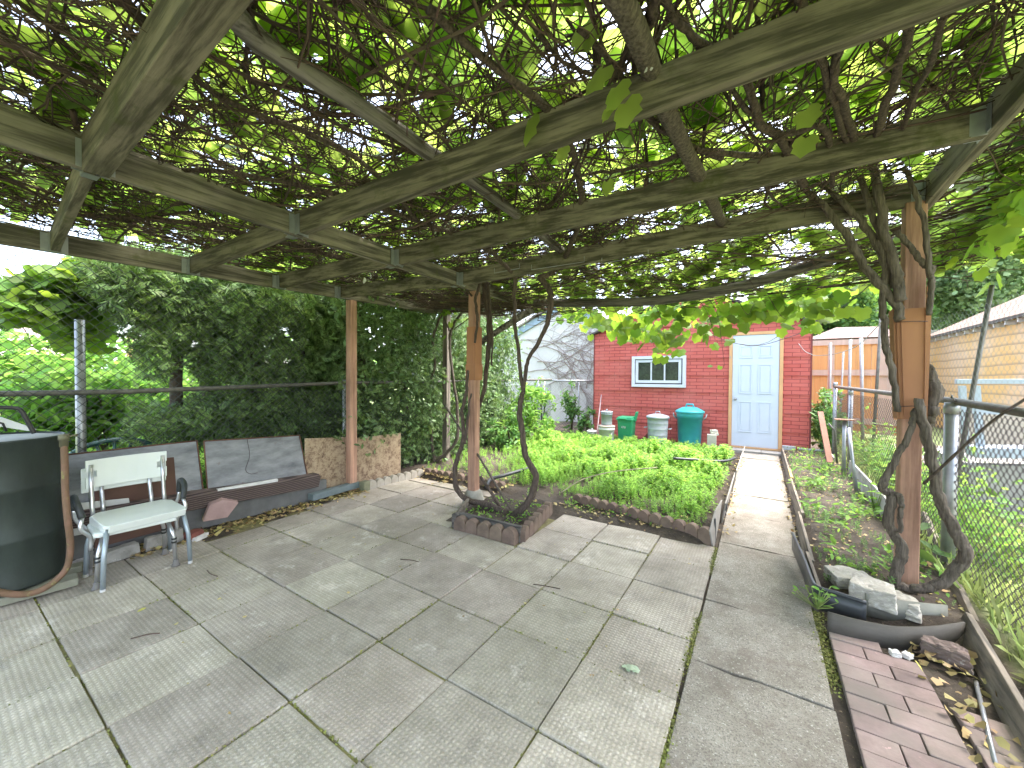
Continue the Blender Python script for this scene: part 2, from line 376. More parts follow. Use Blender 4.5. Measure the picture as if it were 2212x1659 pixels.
def build_patio():
    mb = MB(); U_ = .46
    X_ = lambda j: (j*1.0434-6.794)*U_
    Y_ = lambda i: (i+.897)*U_
    for i in range(-4, 7):
        for j in range(-3, 6):
            x0, x1 = X_(j), X_(j+1); y0, y1 = Y_(i), Y_(i+1)
            if j == -2 and i in (0,): y0 += 0
            if j == 5: x1 = -.285
            if j == -2: x0 = -4.05 if i not in (2, 3) else -3.90 if i == 2 else -3.95
            if j == -3: x0 = -4.42; x1 = X_(-2)
            if j == -3 and i > 0: continue
            if j in (3,) and i >= 5 and False: continue
            # the vine box stands in the paving
            if i >= 5 and j in (1, 2): continue
            if j == 0 and i == 6: x1 -= .02
            dx = .012*((i*7+j*3) % 3-1)*.5
            cx, cy = (x0+x1)/2+dx*.3, (y0+y1)/2
            g = .006 + .008*random.random()
            rot = Matrix.Rotation(random.gauss(0, .006), 3, 'Z') @ Matrix.Rotation(random.gauss(0, .006), 3, 'X') @ Matrix.Rotation(random.gauss(0, .006), 3, 'Y')
            mb.box((cx, cy, -.022+random.uniform(-.006, .006)), (x1-x0-g, y1-y0-g, .045), 0, rot)
    for (x0, x1, y0, y1) in ((-2.66, -2.42, 2.70, 3.20), (-2.64, -2.42, 3.23, 3.66), (-3.10, -2.65, 3.66, 3.84), (-3.58, -3.12, 3.66, 3.84), (-4.06, -3.6, 3.66, 3.82),
                             (-1.66, -1.22, 3.24, 3.64)):
        if x0 == -1.66: continue
        mb.box(((x0+x1)/2, (y0+y1)/2, -.022), (x1-x0-.01, y1-y0-.01, .045), 0)
    # right of the box the slabs are a little narrower
    for i in (5, 6): mb.box((-1.445, Y_(i)+.23, -.021), (.46, .45, .045), 0)
    structure(mb.build('patio_paving', M['slab'], bev=.004))
build_patio()

def joint_bed():
    m = simple('joint_moss', (.30, .28, .11), (.10, .08, .05), 9, .95, 0, .7, .006, bscale=90)
    mb = MB(); mb.box((-2.35, 1.0, -.021), (3.9, 4.9, .022)); mb.box((-3.25, 3.64, -.0215), (1.6, .38, .02)); structure(mb.build('joint_bedding', m))
joint_bed()
# ---- concrete path in sections, rising to the shed
def build_path():
    m, n, b = newmat('path_concrete'); v = coords(n)
    c = ramp(n, noise(n, v, 4, 10, .75), [(.32, (.19, .165, .13)), (.5, (.32, .29, .24)), (.7, (.42, .385, .33))])
    c = mixc(n, ramp(n, noise(n, v, 170, 3, .6), [(.50, (0, 0, 0)), (.62, (.8, .8, .8))]), c, (.15, .135, .11))
    c = mixc(n, ramp(n, noise(n, v, 110, 3, .6), [(.60, (0, 0, 0)), (.68, (.9, .9, .9))]), c, (.58, .55, .49))
    c = mixc(n, ramp(n, noise(n, v, 1.7, 8, .8), [(.50, (0, 0, 0)), (.62, (.7, .7, .7))]), c, (.20, .165, .135))
    n.links.new(c, b.inputs['Base Color']); b.inputs['Roughness'].default_value = .95; bump(n, b, noise(n, v, 120, 5, .7), 1.0, .008)
    mb = MB(); ys = [-.6, 2.1, 2.72, 3.75, 4.55, 5.3, 6.05, 6.9, 7.55, 8.0]
    for a, b_ in zip(ys, ys[1:]):
        za, zb = slope(a), slope(b_)
        xl0, xl1, xr0, xr1 = -.272, -.272 + .02*(b_ > 5), .285, .29
        n = 6; jag = [random.uniform(-.012, .012) for _ in range(n+1)]
        top = [(xl0+(xr0-xl0)*k/n, a+.006+(jag[k] if a > 0 else 0), za) for k in range(n+1)] + [(xr1-(xr1-xl1)*k/n, b_-.006+jag[n-k]*.8, zb) for k in range(n+1)]
        mb.prism([(p[0], p[1], p[2]-.06) for p in top], (0, 0, .06+random.uniform(-.004, .004)))
    structure(mb.build('path', m, bev=.004))
    st = MB()
    st.box((-.22, 8.16, .075), (.5, .26, .11)); st.box((.2, 8.17, .07), (.33, .25, .11))
    structure(st.build('door_step', simple('step_stone', (.42, .39, .35), (.27, .25, .22), 6, .9, 0, .4), bev=.006))
build_path()

# ---- worn pebbly concrete patch and red brick pavers at the right
def brickmat():
    m, n, b = newmat('brick_paver'); v = coords(n)
    c = ramp(n, noise(n, v, 6, 8, .7), [(.3, (.17, .125, .11)), (.55, (.265, .195, .178)), (.8, (.36, .275, .255))])
    c = mixc(n, ramp(n, noise(n, v, 2.5, 5), [(.42, (0, 0, 0)), (.62, (.8, .8, .8))]), c, (.215, .185, .155))
    c = mixc(n, ramp(n, noise(n, v, 25, 4), [(.68, (0, 0, 0)), (.72, (.7, .7, .7))]), c, (.52, .33, .32))
    n.links.new(hsvjit(n, c, .14, .01), b.inputs['Base Color']); b.inputs['Roughness'].default_value = .9
    bump(n, b, noise(n, v, 60, 6), .35, .004); return m
def build_bricks():
    # each 0.2 x 0.1 brick is an island of one paving mesh
    mb = MB(); bw, bh = .105, .21
    for r in range(-12, 17):
        for c_ in range(3):
            y = 1.02 + r*bw; x0 = .335
            if c_ < 2:
                off = (r % 2)*.105
                xa = x0 + c_*.21 - (.0 if r % 2 == 0 else .0) ; xb = xa+.21
                if r % 2: xa, xb = (x0, x0+.13) if c_ == 0 else (x0+.13, x0+.34)
                else: xa, xb = (x0, x0+.21) if c_ == 0 else (x0+.21, x0+.34)
            else:
                xa, xb = x0+.365, x0+.365+.22
            yy = y + (.03 if c_ == 2 else 0)
            if yy > 2.62 + (.1 if c_ == 0 else 0): continue
            if yy > 2.35 and c_ == 2: continue
            mb.box(((xa+xb)/2, yy, .004+-.012+random.uniform(-.003, .003)+(.006 if c_ == 2 else 0)), (xb-xa-.004, bw-.004, .06), 0,
                   Matrix.Rotation(random.gauss(0, .012), 3, 'X') @ Matrix.Rotation(random.gauss(0, .012), 3, 'Y') @ Matrix.Rotation(random.gauss(0, .01), 3, 'Z'))
    structure(mb.build('brick_paving', brickmat(), bev=.004))
build_bricks()

def build_driveway():
    m = simple('drive_concrete', (.32, .275, .245), (.24, .21, .185), 1.5, .9, 0, .3, .003, bscale=60)
    mb = MB(); mb.prism([(1.95, 2.2, .006), (3.7, 2.0, .006), (4.0, 11.5, .03), (2.35, 11.5, .03)], (0, 0, .02))
    structure(mb.build('neighbour_pavement', m))
build_driveway()

# ================================================================ PERGOLA
def L2(Y): return V3(-4.17, Y, 2.255 + .03*(Y-.6)*.6)          # bottom edges of the two ledgers and the right beam
RAF = [(.56, .48, .42), (1.33, 1.42, 1.62), (2.06, 2.25, 2.62), (2.74, 3.08, 3.42)]
def build_pergola():
    root = empty('pergola', (-2.65, 3.38, 0), 'weathered timber pergola carrying the grapevine roof over the patio', 'pergola')
    by, bx = M['beam_y'], M['beam_x']
    hb = .14
    # ledgers (run away from the house)
    mb = MB(); mb.span((-4.19, -1.6, 2.19+hb/2), (-4.19, 4.3, 2.37+hb/2), .045, hb); mb.build('side_beam', by, root, .004)
    mb = MB(); mb.span((-2.64, -1.6, 2.355+hb/2), (-2.64, 4.25, 2.335+hb/2), .045, hb); mb.span((-2.69, -1.6, 2.40+hb/2), (-2.69, 1.1, 2.385+hb/2), .04, hb); mb.build('middle_beam', by, root, .004)
    mb = MB(); mb.span((.86, -1.6, 2.62+hb/2), (.86, 3.62, 2.485+hb/2), .05, hb+.02); mb.build('edge_beam', by, root, .004)
    # joists between them, in hangers
    def hanger(p, side, s=1):     # folded steel saddle hugging the joist end
        h = MB(); x, y, z = p
        for k in (-1, 1): h.box((x+side*.028, y+k*.0265, z+.062), (.055, .004, .125)); h.box((x+side*.003, y+k*.045, z+.062), (.004, .038, .125))
        h.box((x+side*.028, y, z-.003), (.06, .055, .004))
        h.build('joist_hanger', M['galv'], root)
    for i, (ya, yb, yc) in enumerate(RAF):
        za, zb, zc = 2.255+(ya-.6)*.03, 2.345, 2.50 if i > 1 else 2.47
        mb = MB(); mb.span((-4.165, ya, za+hb/2), (-2.665, yb-.01, zb+hb/2), .044, hb); mb.build('joist', bx, root, .004)
        w_ = .09 if i == 0 else .05 if i == 1 else .044
        mb = MB(); mb.span((-2.615, yb, zb+hb/2), (.833, yc, zc+hb/2), w_, hb+(.03 if i == 0 else .012)); mb.build('joist', bx, root, .004)
        hanger((-4.165, ya, za), 1); hanger((-2.665, yb-.005, zb), -1); hanger((-2.613, yb, zb), 1); hanger((.833, yc, zc), -1)
    # posts
    def post(c, w1, w2, top, m, name='post', base=0):
        p = MB(); p.box((c[0], c[1], (top+base)/2), (w1, w2, top-base)); return p.build(name, m, root, .006)
    post((-4.2, 2.92), .092, .092, 2.325, M['post'])
    post((-2.65, 3.36), .095, .095, 2.34, M['post'], base=.14)
    post((.80, 3.42), .098, .098, 2.51, M['post'])
    post((-4.2, 4.62), .09, .09, 2.40, M['graypost'])
    f = MB(); f.lathe((-2.65, 3.36, 0), [(.125, 0), (.12, .05), (.095, .13), (.075, .16)], 18); f.build('concrete_footing', simple('footing', (.38, .36, .31), (.2, .19, .16), 10, .9, 0, .5), root)
    # shingle-like sleeves bent round two posts
    s = MB()
    for (x, y, wx, wy, za, zb, fl) in ((-2.65, 3.36, .12, .12, 1.37, 1.95, 1.0), ):
        s.box((x, y, (za+zb)/2), (wx, wy, zb-za), 0, None, fl); s.box((x-.005, y-.062, (za+zb)/2+.02), (.10, .006, zb-za-.06)); s.box((x, y, za+.09), (wx+.014, wy+.014, .17))
    s.build('post_sleeve', M['wrap'], root, .004)
    s = MB(); P = lambda X, Y, Z: (X, Y, Z)
    # right sleeve flares towards the top and stands open on its right side
    Q = lambda L_, y, e: s.prism([PY(a, b_, y) for a, b_ in L_], (0, e, 0))
    Q([(1944, 905), (1998, 905), (2001, 800), (2003, 664), (1936, 668), (1940, 790)], 3.335, .007)
    Q([(1938, 905), (1946, 905), (1938, 668), (1929, 668)], 3.345, .10)
    Q([(1953, 900), (1957, 900), (1951, 672), (1946, 672)], 3.322, .008)
    Q([(1996, 905), (2003, 905), (2009, 760), (2015, 600), (2003, 618), (1999, 700), (1998, 800)], 3.326, .012)
    s.build('post_sleeve', M['wrap'], root)
    t = MB()
    t.tube([PY(1934, 696, 3.318), PY(1970, 694, 3.31), PY(2004, 694, 3.315)], .0022, 5); t.build('tie_wire', M['wire_r'], root)
    t = MB(); t.tube([PY(1943, 878, 3.318), PY(1970, 877, 3.31), PY(2001, 878, 3.315)], .0022, 5); t.build('tie_wire', M['wire_r'], root)
    # thin wire loops stapled to the far joist
    for (xa, xb) in ((1068, 1122), (1148, 1262), (1300, 1400)):
        a = PY(xa, 590-(xa-1068)*.09, 3.05); b_ = PY(xb, 585-(xb-1068)*.1, 3.08); u = V3(0, 0, .045)
        t = MB(); t.tube([a+u, a, b_, b_+u], .0025, 5, smooth=False); t.build('wire_loop', M['galv'], root)
    # sagging end log and its brace
    lg = [PY(x, y-9, 4.32) for x, y in [(880, 676), (1000, 670), (1130, 663), (1280, 663), (1400, 660), (1500, 647), (1600, 627), (1700, 598), (1800, 566)]]
    m_ = MB(); m_.tube(smooth_path(lg, 3), .05, 10, wob=.08); m_.build('end_log', M['logx'], root)
    m_ = MB(); m_.tube([PY(1035, 742, 4.1), PY(1080, 712, 4.2), PY(1150, 668, 4.27)], [.035, .04, .05], 10, wob=.06); m_.build('brace', M['log'], root)
    # the two barked poles lying lengthwise on the joists
    adopt(root); return root
build_pergola()
def pole(pts, r, m, label):
    mb = MB(); p = smooth_path(pts, 4); mb.tube(p, interp(r, len(p)), 10, wob=.12); o = mb.build('lengthwise_pole', m)
    return tag(o, label, 'pole', 'poles lying on the pergola joists')
pole([G(430, -60, 2.55), G(560, 88, 2.55), G(740, 205, 2.55), G(915, 322, 2.55), G(1125, 470, 2.56), G(1330, 640, 2.52)], [.04, .037, .035], M['log'], 'silvery cracked pole lying over the left side of the joists')
pole([G(1300, -60, 2.56), G(1370, 60, 2.56), G(1440, 240, 2.56), G(1520, 400, 2.57), G(1560, 482, 2.57)], [.04, .038, .036], M['bark_light'], 'thick bark-covered pole lying over the middle of the joists')
pole([G(1480, 560, 2.57), G(1500, 620, 2.5)], [.035, .035], M['graypost'], 'short grey slat crossing the farthest bay under the leaves')

# ================================================================ GRAPEVINES
def vine_stems(root, stems, mat, name='stem'):
    for pts, r in stems:
        p = smooth_path(pts, 9); j = rng.normal(0, .004, (len(p), 3)); j = (j + np.roll(j, 1, 0) + np.roll(j, -1, 0))*.6; p = [q + d for q, d in zip(p, j)]
        # ropy cross-section: fixed ridges along the stem that twist slowly
        mb = MB(); R_ = interp(r, len(p)); n_ = 14; mb.tube(p, R_, n_, wob=.05); ph = random.uniform(0, 6)
        for i in range(len(p)):
            c_ = np.array(p[i])
            for k in range(n_):
                a = 2*math.pi*k/n_ + i*.09; f = 1 + .08*math.sin(3*a+ph) + .08*math.sin(5*a+ph*2) + .04*math.sin(i*.7+ph)
                v_ = np.array(mb.v[i*n_+k]); mb.v[i*n_+k] = tuple(c_ + (v_-c_)*f)
        mb.build(name, mat, root)
def canes(root, starts, n, x0, x1, y0, y1, bias, name='cane_tangle'):
    lines = []
    for _ in range(n):
        x = random.uniform(x0, x1); y = random.uniform(y0, y1)
        big = random.random() < .07
        L = random.uniform(.5, 1.6) if not big else random.uniform(1.2, 2.6)
        a = random.gauss(bias, .55) if random.random() < .72 else random.uniform(0, 6.3)
        z = random.uniform(0, .20) + top_z(x, y); k = 8; pts = []
        da = random.gauss(0, .10); dz = random.gauss(0, .03)
        for i in range(k):
            pts.append((x, y, z)); a += da + random.gauss(0, .16); st = L/k
            x += math.cos(a)*st; y += math.sin(a)*st; z += dz*st*2 + random.gauss(0, .012)
            z = max(z, top_z(x, y)-.01)
            if y > 4.95 or x > 1.9 or x < -4.5: break
        if len(pts) < 3: continue
        r = random.uniform(.0022, .0055) if not big else random.uniform(.006, .012)
        lines.append((pts, r, r*.55))
        if random.random() < .5:      # spur twigs
            for q in range(random.randint(1, 3)):
                b = pts[random.randrange(len(pts)-1)]; aa = random.uniform(0, 6.3); l = random.uniform(.06, .28)
                lines.append(([b, (b[0]+math.cos(aa)*l*.5, b[1]+math.sin(aa)*l*.5, b[2]+random.uniform(-.04, .03)), (b[0]+math.cos(aa)*l, b[1]+math.sin(aa)*l, b[2]+random.uniform(-.09, .05))], .0028, .001))
    V, T = tubes_arr(lines, 4); o = arrmesh(name, V, T, M['twig'], root); o['kind'] = 'stuff'; return o
def top_z(x, y): return 2.44 + (x+4.2)*.035 - max(0, y-3.1)*.22*min(1, max(.15, (x+4.0)/1.4))
def canopy_leaves(root, n, x0, x1, y0, y1, skip=None):
    x = rng.uniform(x0, x1, n); y = rng.uniform(y0, y1, n)
    # thin, open patches where sky shows through
    h = np.sin(x*2.9+1.3)*np.sin(y*3.7+.4) + .6*np.sin(x*7.3+y*5.1)
    keep = rng.uniform(0, 1, n) < np.clip(.9 + .25*h, .35, 1)
    x, y = x[keep], y[keep]
    z = np.array([top_z(a, b) for a, b in zip(x, y)]) + .12 + np.abs(rng.normal(0, .12, len(x)))
    s = rng.uniform(.09, .19, len(x))
    V, T = cloud(np.stack([x, y, z], 1), s, TG, (0, 0, 1.0), .42)
    return V, T
def hanging(P, s, nrm=(0, -.6, .35), spread=.45):
    return cloud(P, s, TG, nrm, spread, fwd=(0, 0, -1))

def build_center_vine():
    root = empty('grapevine', (-2.0, 3.2, 0), 'forked grapevine rising from the scalloped planter box at the centre post', 'vine', 'grapevines')
    Y = 3.2; c = lambda L_: [PY(x, y, Y) for x, y in L_]
    b = M['bark']
    vine_stems(root, [
        (c([(1105, 1118), (1140, 1085), (1158, 1032), (1136, 985), (1128, 930), (1124, 880), (1131, 846)]), [.034, .032, .03, .026, .022]),
        (c([(1131, 846), (1121, 780), (1114, 700), (1111, 640), (1114, 596)]), [.018, .017, .018]),
        (c([(1131, 846), (1139, 785), (1172, 722), (1190, 660), (1185, 622), (1165, 600)]), [.018, .018, .026, .028]),
        (c([(1172, 722), (1163, 745), (1160, 752)]), [.008, .002]),
        (c([(1095, 1108), (1055, 1090), (1012, 1080), (986, 1050), (986, 1000), (1002, 945), (998, 900), (1006, 850), (1012, 800)]), [.034, .03, .026, .022, .018, .014]),
        (c([(1003, 960), (1010, 905), (1018, 850)]), [.014, .012, .01])], b, 'trunk')
    q = lambda L_, d: [PY(x, y, d) for x, y in L_]
    vine_stems(root, [
        (q([(1038, 1030), (1060, 1062), (1088, 1105)], 3.3), [.016, .018]),
        (q([(1030, 900), (1048, 830), (1056, 740), (1053, 660), (1042, 600), (1040, 560)], 3.48), [.018, .024, .03, .03, .026]),
        (q([(1062, 790), (1062, 700), (1056, 640), (1050, 580), (1060, 560)], 3.46), [.01, .014, .014]),
        (q([(1026, 740), (1032, 690), (1027, 650), (1040, 600), (1036, 570)], 3.28), [.012, .016, .014]),
        (q([(1020, 640), (990, 600), (960, 580), (900, 560)], 3.3), [.01, .008, .006])], b, 'stem')
    vine_stems(root, [([PY(1165, 600, 3.2), (-1.6, 3.3, 2.45), (-1.1, 2.6, 2.55), (-.8, 1.7, 2.56), (-.9, .9, 2.57)], [.026, .02, .014]),
        ([PY(1114, 596, 3.2), (-2.0, 2.7, 2.5), (-2.1, 2.0, 2.53), (-2.4, 1.1, 2.53), (-3.2, .4, 2.5)], [.018, .016, .01]),
        ([PY(1042, 560, 3.46), (-2.9, 3.0, 2.5), (-3.3, 2.3, 2.5), (-3.4, 1.3, 2.5), (-3.9, .6, 2.48)], [.024, .02, .012]),
        ([PY(1040, 560, 3.46), (-3.2, 3.6, 2.46), (-3.8, 3.4, 2.46), (-4.1, 2.6, 2.46)], [.02, .012, .008]),
        ([(-2.1, 2.0, 2.53), (-1.8, 1.3, 2.55), (-1.9, .7, 2.56), (-1.5, .2, 2.56)], [.014, .012, .01])], b, 'cane')
    canes(root, None, 3500, -4.35, -1.0, -.5, 4.7, math.radians(150), 'cane_tangle')
    V, T = canopy_leaves(root, 4300, -4.6, -1.1, -1.5, 4.7)
    arrmesh('foliage', V, T, M['leaf'], root)
    adopt(root)
build_center_vine()

def build_right_vine():
    root = empty('grapevine', (.95, 3.3, 0), 'thick gnarled grapevine looping round the right post by the wire fence', 'vine', 'grapevines')
    q = lambda L_, d: [PY(x, y, d) for x, y in L_]
    b, bl = M['bark'], M['bark_light']
    vine_stems(root, [
        (q([(1915, 1258), (1960, 1270), (2010, 1268), (2052, 1245), (2082, 1208), (2074, 1165), (2045, 1105), (2022, 1040), (2008, 970), (1992, 905), (1985, 860)], 3.27), [.022, .026, .029, .030, .028, .026, .024, .022]),
        (q([(1930, 1268), (1938, 1225), (1950, 1190), (1922, 1130), (1928, 1075), (1908, 1050), (1925, 1010), (1950, 965), (1970, 915), (1978, 880)], 3.28), [.026, .028, .026, .020, .017, .014]),
        (q([(1942, 1065), (1946, 1100), (1940, 1150)], 3.26), [.016, .012]),
        (q([(2003, 790), (2012, 820), (2016, 850), (2008, 890), (2000, 920)], 3.42), [.02, .034, .04, .03])], bl, 'trunk')
    vine_stems(root, [
        (q([(1938, 890), (1926, 800), (1913, 745), (1911, 690), (1905, 640), (1915, 580), (1900, 520)], 3.3), [.016, .018, .018, .02]),
        (q([(1945, 690), (1930, 640), (1878, 590), (1832, 515), (1785, 450), (1735, 405), (1700, 385)], 3.3), [.024, .024, .022, .018, .014]),
        (q([(1945, 650), (1935, 580), (1915, 520), (1902, 450), (1893, 380), (1885, 330)], 3.28), [.028, .026, .024, .02]),
        (q([(1935, 620), (1900, 540), (1862, 480), (1815, 430), (1775, 400)], 3.32), [.022, .02, .016]),
        (q([(2006, 680), (2011, 630), (2012, 585), (1990, 560), (1960, 530), (1935, 500)], 3.28), [.014, .016, .014]),
        (q([(2010, 590), (1998, 500), (1980, 430), (1955, 360)], 3.25), [.014, .014, .012]),
        (q([(1930, 560), (1880, 450), (1840, 330), (1835, 280)], 3.3), [.016, .02])], bl, 'stem')
    z = 2.60
    g = lambda L_: [G(x, y, z) for x, y in L_]
    vine_stems(root, [
        (g([(1885, 345), (1900, 270), (1950, 120), (1975, -30)]), [.02, .016, .012]),
        (g([(1860, 345), (1830, 230), (1800, 150), (1850, 30), (1880, -60)]), [.017, .015, .012]),
        (g([(1800, 400), (1780, 280), (1690, 290), (1600, 220), (1560, 120)]), [.015, .013, .008]),
        (g([(1740, 400), (1700, 320), (1640, 260), (1600, 150), (1480, 70), (1420, -30)]), [.02, .02, .014, .01]),
        (g([(1930, 330), (1990, 180), (2030, 60), (2060, -60)]), [.013, .011, .008]),
        (g([(1840, 340), (1790, 190), (1750, 60), (1700, -50)]), [.014, .013, .01]),
        (g([(1680, 340), (1500, 330), (1380, 360), (1240, 380)]), [.016, .013, .008]),
        (g([(1560, 340), (1460, 300), (1400, 250), (1340, 160), (1250, 60)]), [.015, .013, .01]),
        (g([(1420, -20), (1400, 60), (1350, 130), (1290, 160), (1210, 130), (1130, 40)]), [.018, .012, .008, .006])], b, 'cane')
    canes(root, None, 2600, -1.2, 1.6, -.4, 4.9, math.radians(115), 'cane_tangle')
    V, T = canopy_leaves(root, 4200, -1.2, 2.1, -1.5, 5.0)
    arrmesh('foliage', V, T, M['leaf'], root)
    # fringe of big leaves hanging past the end log, and outside the edge beam
    P = []; S = []; stems = []
    for x, y, n in ((1250, 680, 16), (1300, 690, 20), (1345, 705, 20), (1390, 715, 20), (1430, 735, 20), (1450, 755, 8), (1480, 680, 20), (1540, 690, 14), (1530, 720, 8), (1600, 680, 14), (1650, 670, 14),
                    (1700, 660, 16), (1740, 690, 8), (1760, 650, 12), (1800, 660, 10), (1580, 740, 2), (1545, 755, 1), (1660, 630, 14), (1780, 610, 14), (1840, 620, 10), (1560, 775, 1), (1568, 800, 1), (1500, 655, 14), (1260, 660, 14), (1340, 665, 16), (1420, 665, 16), (1580, 655, 14), (1380, 690, 14), (1720, 640, 10)):
        for _ in range(int(n*1.25)):
            Yp = random.uniform(4.7, 5.5); P.append(PY(x+random.gauss(0, 22), y+random.gauss(0, 15), Yp)); S.append(random.uniform(.10, .165) if y < 770 else .06)
    for x, y in ((1440, 750), (1350, 720), (1545, 735), (1700, 690), (1630, 650), (1565, 790)):
        e = PY(x, y, 4.6); stems.append(([PY(x-40, 640, 4.45), PY(x-15, 680, 4.55), e], .004, .002))
    V1, T1 = hanging(np.array(P), np.array(S))
    P = []; S = []
    for x, y, n in ((2180, 60, 30), (2130, 120, 30), (2190, 260, 26), (2150, 340, 26), (2120, 400, 26), (2180, 430, 22), (2060, 470, 20), (2100, 500, 14), (2040, 530, 10), (2090, 545, 6), (2200, 380, 20), (2160, 480, 16), (2200, 150, 20)):
        for _ in range(int(n*3.4)): P.append(PX(x+random.gauss(0, 30), y+random.gauss(0, 26), random.uniform(1.2, 1.9))); S.append(random.uniform(.08, .15))
    V2, T2 = hanging(np.array(P), np.array(S), (-.5, -.3, .3), .5)
    V, T = merge((V1, T1), (V2, T2)); arrmesh('hanging_leaves', V, T, M['leaf_fringe'], root)
    # leaves drooping below the joists in the foreground
    P = [PY(1143, 262, 1.45), PY(1330, 190, 1.35), PY(1350, 225, 1.4), PY(1310, 235, 1.42), PY(1130, 190, 1.5), PY(1215, 320, 1.6), PY(1260, 60, 1.3), PY(1300, 150, 1.38), PY(1310, 395, 2.1), PY(1740, 240, 2.0), PY(1740, 300, 2.1)]
    for p_, s_ in zip(P, [.13, .11, .12, .07, .11, .08, .12, .12, .09, .1, .1]):
        V, T = cloud(np.array([p_]), [s_], TG, (-.3, -.9, .2), .2, fwd=(0, 0, -1)); arrmesh('drooping_leaf', V, T, M['leaf'], root)
    for a, b_, c_ in (((1150, 470), (1230, 520), (1140, 480)), ): pass
    stems += [([PY(820*1+900, 700, 6), PY(1640, 745, 6.5), PY(1550, 735, 7)], .004, .003)]
    stems += [([G(2235, 300, 2.3), PX(2170, 290, 1.3), PX(2160, 330, 1.2), PX(2212, 370, 1.3)], .005, .003)]
    for p, a, b_ in stems: V, T = tubes_arr([(smooth_path(p, 4), a, b_)], 4); arrmesh('tendril', V, T, M['twig'], root)
    # suckers at the foot of the post
    P = [G(x, y, z) for x, y, z in ((1960, 1150, .25), (1985, 1165, .3), (1975, 1185, .28), (2010, 1190, .22), (2030, 1185, .25), (2045, 1170, .25), (2020, 1150, .3), (2000, 1235, .1), (2030, 1240, .1), (2045, 1230, .12), (2025, 1262, .05), (2050, 1290, .04), (1990, 1140, .35), (2010, 1130, .3))]
    for p_ in P: V, T = cloud(np.array([p_]), [random.uniform(.08, .15)], TO, (-.2, -.5, .9), .5); arrmesh('sucker_leaf', V, T, M['weed_dark'], root)
    adopt(root)
build_right_vine()

def build_back_vine():
    root = empty('grapevine', (-4.1, 4.5, 0), 'pale twisted grapevine beside the grey post in front of the hedge', 'vine', 'grapevines')
    q = lambda L_, d: [PY(x, y, d) for x, y in L_]
    vine_stems(root, [
        (q([(936, 1022), (938, 1000), (965, 978), (988, 945), (987, 880), (975, 790), (972, 730), (980, 700), (995, 680), (1015, 655)], 4.5), [.028, .026, .022, .02, .02, .02]),
        (q([(940, 1010), (934, 960), (930, 900), (925, 850), (938, 790), (935, 740), (945, 700), (962, 665)], 4.5), [.024, .022, .02, .018]),
        (q([(975, 725), (962, 690), (958, 660)], 4.5), [.012, .01]), (q([(980, 712), (1010, 690), (1030, 660)], 4.5), [.008, .006])], M['bark_light'], 'trunk')
    P = [PY(x+random.gauss(0, 22), y+random.gauss(0, 12), 4.4+random.gauss(0, .1)) for x, y in ((950, 680), (990, 672), (1000, 700), (935, 660), (1010, 660), (975, 665)) for _ in range(4)]
    V, T = cloud(np.array(P), rng.uniform(.06, .12, len(P)), TG, (0, -.5, .6), .5); arrmesh('foliage', V, T, M['leaf_fringe'], root)
    canes(root, None, 160, -4.5, -2.8, 3.6, 4.6, math.radians(20))
    adopt(root)
build_back_vine()

# ================================================================ RED SHED
def asphalt_brick():
    m, n, b = newmat('red_brick_siding'); tc = n.nodes.new('ShaderNodeTexCoord')
    mp = n.nodes.new('ShaderNodeMapping'); n.links.new(tc.outputs['Object'], mp.inputs[0])
    sx = n.nodes.new('ShaderNodeSeparateXYZ'); cb = n.nodes.new('ShaderNodeCombineXYZ'); n.links.new(mp.outputs[0], sx.inputs[0])
    n.links.new(sx.outputs[0], cb.inputs[0]); n.links.new(sx.outputs[2], cb.inputs[1])
    br = n.nodes.new('ShaderNodeTexBrick'); n.links.new(cb.outputs[0], br.inputs[0])
    for k, v in (('Scale', 1.0), ('Mortar Size', .0055), ('Brick Width', .235), ('Row Height', .067), ('Bias', 0.0), ('Mortar Smooth', .2)): br.inputs[k].default_value = v
    br.inputs['Color1'].default_value = (.50, .10, .082, 1); br.inputs['Color2'].default_value = (.56, .13, .108, 1); br.inputs['Mortar'].default_value = (.20, .035, .032, 1)
    v = coords(n)
    c = mixc(n, ramp(n, noise(n, v, 2.3, 6), [(.4, (0, 0, 0)), (.7, (.5, .5, .5))]), br.outputs[0], (.55, .17, .14))
    c = mixc(n, ramp(n, noise(n, v, 4, 8, .75), [(.62, (0, 0, 0)), (.72, (.4, .4, .4))]), c, (.45, .25, .23))
    n.links.new(c, b.inputs['Base Color']); b.inputs['Roughness'].default_value = .9
    c2 = ramp(n, noise(n, v, 1.4, 10, .75), [(.45, (0, 0, 0)), (.7, (.6, .6, .6))]); bump(n, b, noise(n, v, 90, 4), .35, .004); bump(n, b, br.outputs[1], -.4, .004); bump(n, b, noise(n, v, 3, 3), .5, .02); return m
SY = 8.4
